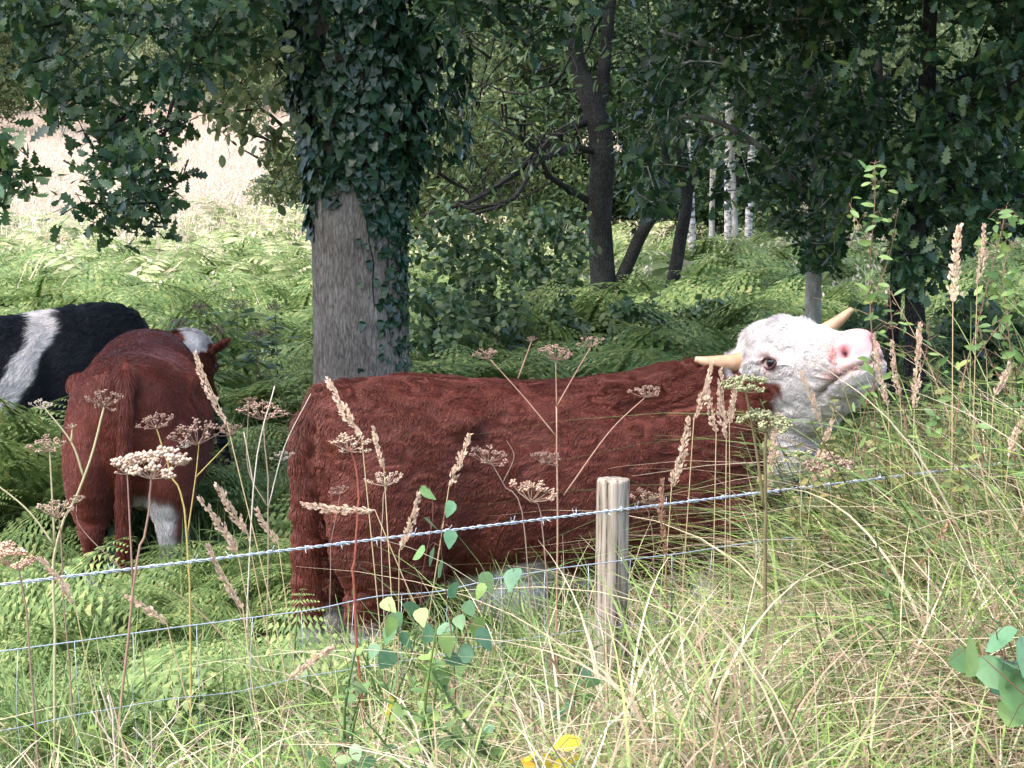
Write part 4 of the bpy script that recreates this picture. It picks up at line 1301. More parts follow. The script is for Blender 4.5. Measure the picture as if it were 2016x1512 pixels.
# near bracken on the pasture side of the wire, mostly left
x, y = field_points(rg, 1500, 5.3, 16, 1.1, 1.2)
s_ = fence_s(x, y)
dens = np.where(x < -.2, 1.0, .22) * np.where((y < 9.5) & (x > .0), .5, 1) * np.where(y > 11, 1, .85)
k = (s_ < -.35) & (rg.random(len(x)) < dens) & cow_clear(x, y, .55, 1.3) & (np.hypot(x - OX, y - OY) > .45)
x = np.concatenate([x[k], rg.uniform(-3.9, -2.3, 46)]); y = np.concatenate([y[k], rg.uniform(10.9, 11.9, 46)]); n = len(x)
sc = rg.uniform(.55, .95, n) * np.where(y < 8.2, .8, 1) * np.where((x > -.6) & (y < 8.6), .6, 1)
sc = np.where((y < 12) & (x < -1.9), np.minimum(sc, .75), sc); sc[-46:] = rg.uniform(1.1, 1.45, 46)
tag(scatter("bracken", np.stack([x, y, ground_z(x, y)], 1), fit_rot(n, rg), sc, rg.integers(0, 4, n), P_br_near), "fresh green bracken fronds round the cows' legs", "bracken", kind='stuff')
# under and beyond the trees
x, y = field_points(rg, 4200, 14, 33, 1.1, 2)
k = (np.hypot(x - OX, y - OY) > .6) & (rg.random(len(x)) < np.where(y < 19, .7, 1)) & ~((x < -2.3) & (y < 17.5))
x, y = x[k], y[k]; n = len(x)
tag(scatter("bracken", np.stack([x, y, ground_z(x, y)], 1), fit_rot(n, rg), np.clip(rg.normal(.85, .28, n), .35, 1.5), rg.integers(0, 3, n), P_br_mid), "shaded bracken growing under the copse", "bracken", kind='stuff')
x, y = field_points(rg, 13500, 27, 84, 1.15, 4, .8)
k = (rg.random(len(x)) < np.clip(1.2 - (y - 38) / 26 + .8 * vnoise(np.stack([x * .12, y * .06, 0 * x], 1), 77), .12, 1)) & ((x < -1.5) | (y > 27))
x, y = x[k], y[k]; n = len(x)
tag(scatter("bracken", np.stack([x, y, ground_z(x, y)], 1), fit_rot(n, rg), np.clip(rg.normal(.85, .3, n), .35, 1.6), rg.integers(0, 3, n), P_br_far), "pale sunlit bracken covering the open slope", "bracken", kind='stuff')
P_field = [proto(grass_tuft(230 + k, 40, 1.0, .028, .35, 4), "field_grass_source", M_field) for k in range(3)]
x, y = field_points(rg, 17000, 20, 135, 1.15, 5, .85)
k = rg.random(len(x)) < np.clip((y - 40) / 28 + .6 * vnoise(np.stack([x * .15, y * .08, 0 * x + 3], 1), 78), np.where(y < 32, .03, .10), 1)
x, y = x[k], y[k]; n = len(x)
tag(scatter("field_grass", np.stack([x, y, ground_z(x, y)], 1), fit_rot(n, rg), rg.uniform(.6, 1.15, n), rg.integers(0, 3, n), P_field), "pale pinkish seeding grass across the far field", "grass", kind='stuff')
M_greengrass = leaf_material("pasture_grass", [(0, (.06, .11, .035)), (.4, (.12, .20, .06)), (.75, (.22, .29, .10)), (.9, (.40, .36, .20)), (1, (.5, .4, .25))], .5, .35, .3)
P_green = [proto(grass_tuft(240 + k, 40, .62, .011, .13), "pasture_grass_source", M_greengrass) for k in range(4)]
x, y = field_points(rg, 4200, 5.2, 20, 1.15, 1.5)
s_ = fence_s(x, y)
k = (s_ < -.1) & (cow_clear(x, y, .30, 1.2) | (rg.random(len(x)) < .35)) & (np.hypot(x - OX, y - OY) > .35) & (rg.random(len(x)) < np.where(y < 12, 1, .5) * np.where((x < -.3) & (y < 12), .35, 1))
x, y = x[k], y[k]; n = len(x)
sc = rg.uniform(.5, 1.0, n)
sc = np.where((x > 1.15) & (y < 9), sc * 1.2, sc); sc = np.where((x > -.55) & (x < 1.0) & (y > 6.6), sc * .66, sc)
tag(scatter("pasture_grass", np.stack([x, y, ground_z(x, y)], 1), fit_rot(n, rg), sc, rg.integers(0, 4, n), P_green), "green grass on the pasture round the cattle", "grass", kind='stuff')

# leafy undergrowth: upright stems with small leaves
def leafy_stem(seed, h, nl, leaf, size, lean=.15):
    rg = np.random.default_rng(seed)
    zz = np.linspace(0, 1, 8)
    a = rg.uniform(0, 6.28)
    P = np.stack([np.cos(a) * lean * h * zz ** 2, np.sin(a) * lean * h * zz ** 2, zz * h], 1) + rg.normal(0, .006 * h, (8, 3)) * zz[:, None]
    t = rg.uniform(.15, 1, nl)
    pos = np.stack([np.interp(t, zz, P[:, i]) for i in range(3)], 1)
    th = np.arange(nl) * 2.4 + rg.normal(0, .3, nl)
    d = nrm(np.stack([np.cos(th), np.sin(th), rg.uniform(-.2, .7, nl)], 1))
    nv = nrm(np.stack([-np.cos(th) * .4, -np.sin(th) * .4, np.ones(nl)], 1) + rg.normal(0, .25, (nl, 3)))
    return P, pos, d, nv, size * rg.uniform(.6, 1.15, nl) * (1.15 - .5 * t)
def weed_source(seed, ns, h, nl, leaf, size, name, mat):
    b = MB()
    for k in range(ns):
        P, pos, d, nv, sc = leafy_stem(seed * 10 + k, h * (.7 + .1 * (k % 5)), nl, leaf, size, .3)
        off = np.array([math.cos(k * 2.1) * .08, math.sin(k * 2.1) * .08, 0])
        b.tube(P + off, np.linspace(.004, .0015, 8), 3, cap=False)
        v, f = leafset(pos + off, d, nv, sc, *leaf); b.add(v, f)
    return proto(b, name, mat)
M_weed = leaf_material("hedge_leaf", [(0, (.05, .07, .025)), (.35, (.10, .13, .04)), (.7, (.20, .22, .07)), (.9, (.30, .22, .09)), (1, (.22, .10, .05))], .55, .35)
M_greenweed = leaf_material("low_weed_leaf", [(0, (.06, .11, .04)), (.5, (.13, .22, .07)), (.85, (.22, .32, .08)), (1, (.45, .38, .08))], .5, .35)
P_weed = [weed_source(250 + k, 5, .75, 26, ROUND, .055, "weed_source", M_weed) for k in range(3)]
x = np.concatenate([rg.uniform(.8, 2.9, 420), rg.uniform(-3, 3, 120)]); y = np.concatenate([rg.uniform(5.0, 8.4, 420), rg.uniform(11.5, 16, 120)])
s_ = fence_s(x, y); k = ((s_ > -1.6) & (s_ < .75) & (y < 9) & (x > .95)) | (y > 10)
x, y = x[k], y[k]; n = len(x)
k = cow_clear(x, y, .5, 1.3); x, y = x[k], y[k]; n = len(x)
tag(scatter("undergrowth", np.stack([x, y, ground_z(x, y)], 1), fit_rot(n, rg), rg.uniform(.7, 1.15, n), rg.integers(0, 3, n), P_weed), "brownish green leafy undergrowth tangled on the bank and under the trees", "undergrowth", kind='stuff')

P_low = [weed_source(260 + k, 6, .30, 18, ROUND, .030, "low_weed_source", M_greenweed) for k in range(3)]
x = rg.uniform(-2.2, 2.2, 360); y = rg.uniform(4.2, 8.0, 360); s_ = fence_s(x, y)
k = (s_ > -1.6) & (np.abs(x) < y * .26 + .3) & (vnoise(np.stack([x * 2.5, y * 2.5, 0 * x], 1), 91) > np.where((x < 0) & (s_ < .4), -.3, .25)); x, y = x[k], y[k]; n = len(x)
tag(scatter("low_weeds", np.stack([x, y, ground_z(x, y)], 1), fit_rot(n, rg, .3), rg.uniform(.7, 1.5, n), rg.integers(0, 3, n), P_low), "low green broad-leaved weeds in the grass under the wire", "weeds", kind='stuff')

# ------------------------------------------------------------------ verge grass: every blade modelled
PAL_G = np.array([[.13, .21, .06], [.09, .16, .05], [.21, .30, .09], [.30, .36, .12], [.22, .34, .07]])
PAL_T = np.array([[.50, .40, .26], [.62, .52, .36], [.30, .21, .13], [.55, .48, .33], [.42, .29, .19], [.20, .14, .09]])
def blades(b, x, y, h, w, az, lean, cv, col, K=7, twist=.5, rg=None):
    n = len(x)
    s_ = np.linspace(0, 1, K)
    base = np.stack([x, y, ground_z(x, y) - .01], 1)
    d = np.stack([np.cos(az), np.sin(az), 0 * az], 1)
    sa = az + np.pi / 2 + rg.normal(0, twist, n)
    sd = np.stack([np.cos(sa), np.sin(sa), rg.normal(0, .2, n)], 1)
    hor = h[:, None] * (lean[:, None] * s_ + cv[:, None] * s_ ** 2.2)
    ver = h[:, None] * (s_ * (1 - .25 * lean[:, None]) - .55 * cv[:, None] * s_ ** 2.6)
    P = base[:, None] + d[:, None] * hor[..., None] + np.array([0, 0, 1.]) * ver[..., None]
    wob = rg.normal(0, .012, (n, 1, 3)) * np.sin(s_ * 5 + rg.uniform(0, 6, (n, 1)))[..., None]
    P = P + wob
    ww = (w[:, None] * (1 - s_ ** 2 * .88))[..., None]
    v = np.stack([P - sd[:, None] * ww / 2, P + sd[:, None] * ww / 2], 2).reshape(-1, 3)
    i = (np.arange(n) * 2 * K)[:, None] + np.arange(K - 1)[None] * 2
    f = np.stack([i, i + 1, i + 3, i + 2], -1).reshape(-1, 4)
    b.add(v, None, f, np.repeat(col, 2 * K, 0))
def verge(n, seed, green, hh, wid, leanr, cvr, region, pal=None):
    rg = np.random.default_rng(seed)
    x, y = region(rg, n)
    n = len(x)
    g = rg.random(n) < (green if np.isscalar(green) else green(x, y))
    col = np.where(g[:, None], PAL_G[rg.integers(0, len(PAL_G), n)], PAL_T[rg.integers(0, len(PAL_T), n)]) * rg.uniform(.7, 1.15, (n, 1))
    h = hh(x, y) * rg.uniform(.45, 1.15, n)
    return x, y, h, rg.uniform(*wid, n), 9.0 * fbm(np.stack([x * 2.0, y * 2.0, 0 * x], 1), 88, 2) + rg.normal(0, .75, n), rg.uniform(*leanr, n), rg.uniform(*cvr, n), col, rg
def reg_front(y0, back, clump, thin=0.0):
    def f(rg, n):
        x = rg.uniform(-2.6, 3.2, n * 2); y = rg.uniform(y0, 8.6, n * 2)
        s_ = fence_s(x, y)
        k = (s_ > back) & (np.abs(x) < y * .26 + .8) & (vnoise(np.stack([x * 4, y * 4, 0 * x], 1), 61) > -clump - rg.random(len(x)))
        k &= (rng_t(x, y, rg) > thin * sstep(.3, 1.0, x) * (1 - sstep(.2, .9, s_)))
        return x[k][:n], y[k][:n]
    return f
def rng_t(x, y, rg): return rg.random(len(x))
def hgt(x, y):
    s_ = fence_s(x, y)
    return (.34 + .16 * sstep(.7, 1.6, x) + .10 * sstep(-.6, .4, x)) * (1 - .30 * sstep(.3, 1.3, s_))
def tufts(nt_, per, seed, hmul, wid, cvr, palfun, spread=.035, back=-.9, y0=3.4, xr=(-2.3, 3.0)):
    rg = np.random.default_rng(seed)
    cx = rg.uniform(*xr, nt_ * 3); cy = rg.uniform(y0, 8.6, nt_ * 3)
    s_ = fence_s(cx, cy)
    k = (s_ > back) & (np.abs(cx) < cy * .26 + .6)
    cx, cy = cx[k][:nt_], cy[k][:nt_]
    n = len(cx)
    x = np.repeat(cx, per); y = np.repeat(cy, per)
    th = rg.uniform(0, 6.28, n * per); rr = np.abs(rg.normal(0, spread, n * per))
    x = x + rr * np.cos(th); y = y + rr * np.sin(th)
    az = th + rg.normal(0, .5, n * per) + np.repeat(rg.normal(0, .3, n), per)
    H = np.repeat(hgt(cx, cy) * rg.uniform(.6, 1.35, n), per) * rg.uniform(.45, 1.1, n * per) * hmul
    col = palfun(rg, cx, cy, n, per)
    return x, y, H, rg.uniform(*wid, n * per), az, rg.uniform(.02, .45, n * per), rg.uniform(*cvr, n * per), col
def pal_mix(gfrac):
    def f(rg, cx, cy, n, per):
        g = rg.random(n) < (gfrac(cx, cy) if callable(gfrac) else gfrac)
        base = np.where(g[:, None], PAL_G[rg.integers(0, len(PAL_G), n)], PAL_T[rg.integers(0, len(PAL_T), n)])
        c = np.repeat(base, per, 0)
        alt = rg.random(n * per) < .22
        c = np.where(alt[:, None], PAL_T[rg.integers(0, len(PAL_T), n * per)], c)
        return c * rg.uniform(.6, 1.2, (n * per, 1))
    return f
b = MB()
blades(b, *tufts(1100, 24, 401, 1.35, (.003, .0075), (.15, 1.1), pal_mix(.62)), rg=np.random.default_rng(1))
blades(b, *tufts(170, 15, 411, 1.9, (.006, .011), (.35, 1.2), pal_mix(.85), .03, -.7, 4.3), rg=np.random.default_rng(4), K=11)
blades(b, *tufts(150, 16, 412, 1.6, (.005, .010), (.15, .8), pal_mix(.85), .03, -1.1, 5.3, (1.05, 3.0)), rg=np.random.default_rng(5), K=11)
tag(b.build("verge_grass", M_attr), "tussocks of green and straw coloured grass on the verge before the fence", "grass", kind='stuff')
b = MB()
blades(b, *verge(15000, 402, .2, lambda x, y: hgt(x, y) * 1.05, (.002, .0065), (.5, 1.8), (.2, 1.7), reg_front(3.2, -.2, -.15, .7))[:-1], rg=np.random.default_rng(2), K=8)
tag(b.build("dead_grass", M_attr), "flattened dead straw lying over the verge", "grass", kind='stuff')
b = MB()
blades(b, *verge(2600, 403, .5, lambda x, y: hgt(x, y) * 1.55, (.0025, .0045), (.0, .35), (.05, .9), reg_front(4.2, -.9, .1))[:-1], rg=np.random.default_rng(3), K=9)
tag(b.build("tall_grass", M_attr), "taller arching grass stems along the fence line", "grass", kind='stuff')

# ------------------------------------------------------------------ fence
PX, PY = .27, 6.0
def fpt(t, z):   # t metres along the fence from the post
    return np.array([PX + FD[0] * t, PY + FD[1] * t, z])
fence = empty("wire_fence", (PX, PY, float(ground_z(np.array([PX]), np.array([PY]))[0])))
tag(fence, "barbed wire and stock net fence on a round weathered wooden post", "fence")
def post(t, top, rad, name="post"):
    b = MB()
    c = fpt(t, 0); g = float(ground_z(np.array([c[0]]), np.array([c[1]]))[0])
    zz = np.concatenate([np.linspace(g - .3, top - .01, 40), [top - .004, top]])
    rr = np.full(42, rad); rr[-2] = rad * .985; rr[-1] = rad * .93
    P = np.stack([c[0] + (zz - g) * .012, 0 * zz + c[1], zz], 1)
    b.tube(P, rr, 40)
    v = b.v[0]; th = np.arctan2(v[:, 1] - c[1], v[:, 0] - c[0])
    out = np.stack([np.cos(th), np.sin(th), 0 * th], 1)
    v = v + out * (.003 * fbm(np.stack([th * 3, th * 0, v[:, 2] * 2.5], 1), 7, 3) - .0045 * (np.abs(fbm(np.stack([np.cos(th) * 7, np.sin(th) * 7, v[:, 2] * .9], 1), 17, 2)) < .045))[:, None]
    b.v[0] = v - np.array(fence.location)
    return b.build(name, M_post, fence)
post(0, 1.302, .046)
post(-3.2, 1.30, .046); post(3.1, 1.36, .046)
W_OFF = np.array([FN[0], FN[1], 0]) * .052      # wires are stapled to the side of the post towards the road
def wire_pts(z0, t0=-3.2, t1=3.1, sag=.02, n=160, wob=.0, seed=1, ztab=None):
    t = np.linspace(t0, t1, n)
    z = z0 + np.where(t < 0, -sag * np.sin(np.pi * np.clip(-t / 3.2, 0, 1)), -sag * np.sin(np.pi * np.clip(t / 3.1, 0, 1)))
    if wob: z = z + wob * vnoise(np.stack([t * 5, 0 * t, 0 * t + seed], 1), seed)
    P = np.stack([PX + FD[0] * t, PY + FD[1] * t, z], 1) + W_OFF
    return t, P - np.array(fence.location)
t, P = wire_pts(1.222, sag=.0, n=900)
b = MB()
up = np.array([0, 0, 1.]); fn3 = np.array([FN[0], FN[1], 0])
for ph in (0, math.pi):
    a = t * 2 * math.pi / .055 + ph
    b.tube(P + .0024 * (np.cos(a)[:, None] * up + np.sin(a)[:, None] * fn3), .0019, 6)
bw = b.build("barbed_wire", M_wire, fence)
rg = np.random.default_rng(77)
for k, tt in enumerate(np.arange(-3.1, 3.0, .105)):
    i = int(np.argmin(np.abs(t - tt))); c = P[i]
    b = MB(); a0 = rg.uniform(0, 6.28)
    fd3 = np.array([FD[0], FD[1], 0])
    hel = [c + fd3 * (-.006 + .012 * q / 10) + .0052 * (math.cos(a0 + q * 1.2) * up + math.sin(a0 + q * 1.2) * fn3) for q in range(11)]
    b.tube(hel, .0013, 4)
    for e, q in ((0, -1), (10, 1)):
        d = nrm(hel[e] - c - fd3 * ((hel[e] - c) @ fd3)); b.tube([hel[e], hel[e] + d * .014 + fd3 * q * .004], [.0013, .0005], 4)
    b.build("barb", M_wire, bw)
NETZ = [1.08, .90, .75, .62]
for zi, z0 in enumerate(NETZ):
    t, P = wire_pts(z0, sag=.012, n=260, wob=.010, seed=20 + zi)
    b = MB(); b.tube(P, .0010 if zi else .0016, 5); b.build("line_wire", M_wire, fence)
for tt in np.arange(-3.1, 3.0, .15):
    _, P = wire_pts(1.08, sag=.012, n=260, wob=.010, seed=20)
    i = int((tt + 3.2) / 6.3 * 259); c = P[i]
    zz = np.linspace(0, -.62, 9)
    b = MB(); b.tube(c + np.stack([rg.normal(0, .003, 9) + .01 * zz, rg.normal(0, .003, 9), zz], 1), .0007, 4)
    b.build("stay_wire", M_wire, fence)
b = MB()
for z0 in [1.222] + NETZ:
    c = fpt(0, z0) + W_OFF * .98 - np.array(fence.location)
    b.tube([c + up * .007 - fn3 * .012, c + up * .007 + fn3 * .004, c - up * .007 + fn3 * .004, c - up * .007 - fn3 * .012], .0014, 5)
b.build("staples", M_wire, fence)

# ------------------------------------------------------------------ seeding grass plumes
M_plume = attr_material("plume", .8, .35, .1, 200, .5)
def base_of(px, dist, py=1380):
    p = at(px, py, dist)
    p[2] = float(ground_z(np.array([p[0]]), np.array([p[1]]))[0]) - .02
    return p
def on_ground_dist(px, py, h=.0):
    """distance at which the sight line meets the ground raised by h"""
    for d in np.arange(3.2, 9.5, .02):
        p = at(px, py, d)
        if p[2] <= ground_z(p[0:1], p[1:2])[0] + h: return d
    return 9.5
PL = ["tallest plume leaning left against the bull's rump", "slim upright plume beside the tall one on the bull's flank", "plume leaning right over the middle of the bull's flank",
      "plume bent over flat to the left across the bull's tail", "short upright plume beneath the bent one", "plume leaning across the brown cow's right side"]
plumes = [ # tip, bottom of the plume, foot, distance, width px, label, tone
 ((643, 742), (712, 862), (772, 1300), 5.6, 15, "tall pale grass plume leaning left over the bull's hip", 1.1),
 ((733, 840), (756, 925), (788, 1280), 5.7, 10, "slim upright grass plume beside the tall pale one on the bull's flank", 1.0),
 ((925, 853), (884, 958), (800, 1320), 5.7, 14, "grass plume leaning right over the middle of the bull's flank", .95),
 ((592, 992), (738, 1004), (960, 1330), 5.4, 16, "grass plume bent flat to the left across the bull's tail", .95),
 ((825, 968), (786, 1085), (780, 1310), 5.5, 14, "short grass plume over the bull's flank just above the top wire", .9),
 ((383, 692), (448, 838), (600, 1300), 5.7, 13, "long grass plume leaning across the right side of the brown cow", .9),
 ((392, 980), (468, 1090), (560, 1350), 5.4, 17, "fluffy grass plume above the wire, left of two below the brown cow", .85),
 ((424, 952), (488, 1052), (580, 1340), 5.5, 16, "fluffy grass plume above the wire, right of two below the brown cow", .85),
 ((504, 1000), (548, 1072), (610, 1330), 5.5, 13, "small grass plume just left of the bull's tail above the wire", .85),
 ((75, 1096), (148, 1192), (240, 1420), 4.9, 13, "grass plume crossing the wire at the left edge", .85),
 ((246, 1174), (328, 1228), (440, 1450), 4.9, 11, "drooping grass plume under the wire at the left", .9),
 ((408, 1070), (478, 1198), (530, 1400), 5.0, 12, "thin ragged plume hanging across the wire between the two cows", .85),
 ((655, 1274), (568, 1336), (500, 1460), 4.8, 13, "fat plume low in the grass below the bull's hind leg", .9),
 ((1402, 712), (1366, 828), (1330, 1300), 6.2, 12, "first of the four plumes hanging before the bull's neck", .95),
 ((1391, 742), (1410, 852), (1400, 1310), 6.3, 13, "second of the four plumes before the bull's neck", .9),
 ((1420, 722), (1430, 865), (1425, 1320), 6.2, 14, "third of the four plumes before the bull's neck", .85),
 ((1452, 742), (1436, 835), (1440, 1320), 6.3, 12, "last of the four plumes before the bull's neck, under the near horn", .85),
 ((1356, 822), (1322, 962), (1290, 1330), 6.1, 19, "thick plume over the bull's shoulder left of the neck plumes", .9),
 ((1304, 940), (1312, 1095), (1318, 1330), 6.0, 11, "dark reddish plume before the bull's shoulder right of the post", .55),
 ((1534, 812), (1510, 960), (1490, 1340), 6.1, 16, "plume over the bull's throat beside the umbel stem", .9),
 ((1575, 730), (1618, 838), (1640, 1300), 6.3, 9, "thin plume drawn across the bull's white cheek", .9),
 ((1640, 826), (1598, 955), (1560, 1340), 6.2, 16, "plume below the bull's chin", .85),
 ((1812, 634), (1800, 806), (1790, 1300), 6.2, 15, "tall plume right of the bull's nose", .95),
 ((1722, 655), (1748, 800), (1770, 1300), 6.3, 12, "plume reaching up in front of the bull's nostril", .9),
 ((1757, 668), (1772, 782), (1800, 1300), 6.4, 11, "narrow plume between the bull's nose and the tall plume", .95),
 ((1890, 440), (1876, 596), (1872, 1250), 6.0, 20, "highest pale feathery plume near the right edge", 1.15),
 ((1937, 440), (1924, 560), (1905, 1250), 6.1, 13, "plume standing right beside the highest pale one", .95),
 ((1988, 716), (1956, 782), (1930, 1250), 5.9, 13, "small plume leaning right near the right edge", .9),
 ((2014, 826), (1986, 900), (1950, 1280), 5.8, 14, "plume cut by the right edge of the view", .9),
 ((1642, 1245), (1500, 1316), (1320, 1490), 4.9, 9, "plume lying almost flat in the straw right of the post", .95),
 ((1905, 1255), (1778, 1294), (1640, 1440), 4.8, 10, "reddish plume lying to the right over the straw", .7),
 ((1872, 1022), (1806, 1116), (1760, 1330), 5.4, 12, "hooked reddish plume on the bank at the right", .65),
 ((1850, 1290), (1800, 1346), (1790, 1450), 4.8, 12, "small reddish plume low on the bank at the right", .65),
 ((1410, 1470), (1300, 1500), (1200, 1560), 4.6, 10, "plume lying in the straw at the bottom edge", .9),
]
def plume_thing(tip, bot, foot, dist, wpx, label, tone, seed):
    rg = np.random.default_rng(seed)
    A, B = at(*tip, dist), at(*bot, dist)
    F = base_of(foot[0], dist - .0, foot[1])
    root = empty("grass_plume", F)
    tag(root, label, "grass plume", "seeding grass plumes along the fence")
    ax = A - B
    mid = (B + F) / 2 + np.array([(B[0] - F[0]) * -.12, 0, 0])
    S = catmull([F, F + (mid - F) * .5 + [0, 0, .02], mid, B], 6)
    # the stem bows into the direction of its plume
    S[-1] = B
    L = np.linalg.norm(ax); n = max(50, int(L / .0011))
    c1 = np.array([.52, .40, .22]) if tone > .7 else np.array([.25, .12, .08])
    b = MB(); b.tube([p - F for p in S] + [B + ax * .5 - F, A - F], np.concatenate([np.linspace(.0022, .0014, len(S)), [.0009, .0004]]), 5, col=c1 * rg.uniform(.85, 1.1))
    b.build("stem", M_dead, root)
    t = rg.random(n); wr = wpx / FPX * dist * .62
    prof = np.sin(np.pi * np.clip(t, 0, 1) ** .8) ** .7 * (.55 + .45 * (vnoise(np.stack([t * 9, 0 * t, 0 * t + seed], 1), seed) > -.2)) * (1 - .35 * t)
    d = nrm(ax)
    s1 = nrm(np.cross(d, [0, 1, 0])); s2 = np.cross(d, s1)
    th = rg.uniform(0, 6.28, n); r = wr * prof * rg.uniform(.2, 1.05, n)
    q = np.cos(th)[:, None] * s1 + np.sin(th)[:, None] * s2
    bend = np.sin(np.pi * t)[:, None] * s1 * L * rg.uniform(-.05, .05)
    pos = B + ax * (t[:, None] * .96) + q * r[:, None] + bend
    dr = nrm(d + q * .45 + rg.normal(0, .15, (n, 3)))
    sc = rg.uniform(.007, .014, n) * (.7 + wpx / 30)
    v, f = leafset(pos - F, dr, nrm(rg.normal(0, 1, (n, 3))), sc, *DIAM)
    col = np.array([.78, .58, .44]) * tone * rg.uniform(.65, 1.15, (n, 1)) * np.array([1, 1, 1])
    if tone < .7: col = np.array([.52, .30, .20]) * rg.uniform(.5, 1.2, (n, 1))
    b = MB(); b.add(v, f, None, np.repeat(col, 4, 0)); b.build("seed_head", M_plume, root)
for k, p in enumerate(plumes): plume_thing(*p, 500 + k)

# ------------------------------------------------------------------ dried umbels
def umbel(root, c, up_, R_, nray, rg, col, full=0.0, flat=.35, name="umbel"):
    o = np.array(root.location)
    b = MB(); c = np.asarray(c, float)
    up_ = nrm(np.array(up_, float)); s1 = nrm(np.cross(up_, [0, 1, .01])); s2 = np.cross(up_, s1)
    V, F3 = [], []
    octv = np.array([[1, 0, 0], [-1, 0, 0], [0, 1, 0], [0, -1, 0], [0, 0, 1], [0, 0, -1]], float)
    octf = np.array([[0, 2, 4], [2, 1, 4], [1, 3, 4], [3, 0, 4], [2, 0, 5], [1, 2, 5], [3, 1, 5], [0, 3, 5]])
    for k in range(nray):
        a = k * 2.39996; r = R_ * math.sqrt((k + .6) / nray) * rg.uniform(.85, 1.12)
        e = c + (s1 * math.cos(a) + s2 * math.sin(a)) * r + up_ * (R_ * (.62 - flat * (r / R_) ** 2) + rg.normal(0, .06) * R_)
        m = c + (e - c) * .5 + (s1 * math.cos(a) + s2 * math.sin(a)) * r * .12
        b.tube([c - o, m - o, e - o], [.0011, .0009, .0007], 3, col=col * .75, cap=False)
        ns = 13 if full == 0 else 26
        rr = R_ * (.17 if full == 0 else .24)
        for j in range(ns):
            q = nrm(rg.normal(0, 1, 3)); q = q + up_ * .45
            p = e + q * rr * rg.uniform(.45, 1.0) * np.array([1, 1, .75 if full == 0 else .6])
            ss = R_ * rg.uniform(.035, .06) * (1.0 if full == 0 else 1.35)
            if full == 0 and j % 2 == 0: b.tube([e - o, p - o], .0004, 3, col=col * .6, cap=False)
            b.add(p - o + octv * ss * [1, 1, .8], octf, None, np.clip(col * rg.uniform(.6, 1.35), 0, .85))
    return b.build(name, M_dead, root)
C_PINK = np.array([.42, .30, .22]); C_BR = np.array([.28, .18, .14]); C_GRN = np.array([.33, .33, .18]); C_PALE = np.array([.56, .48, .40])
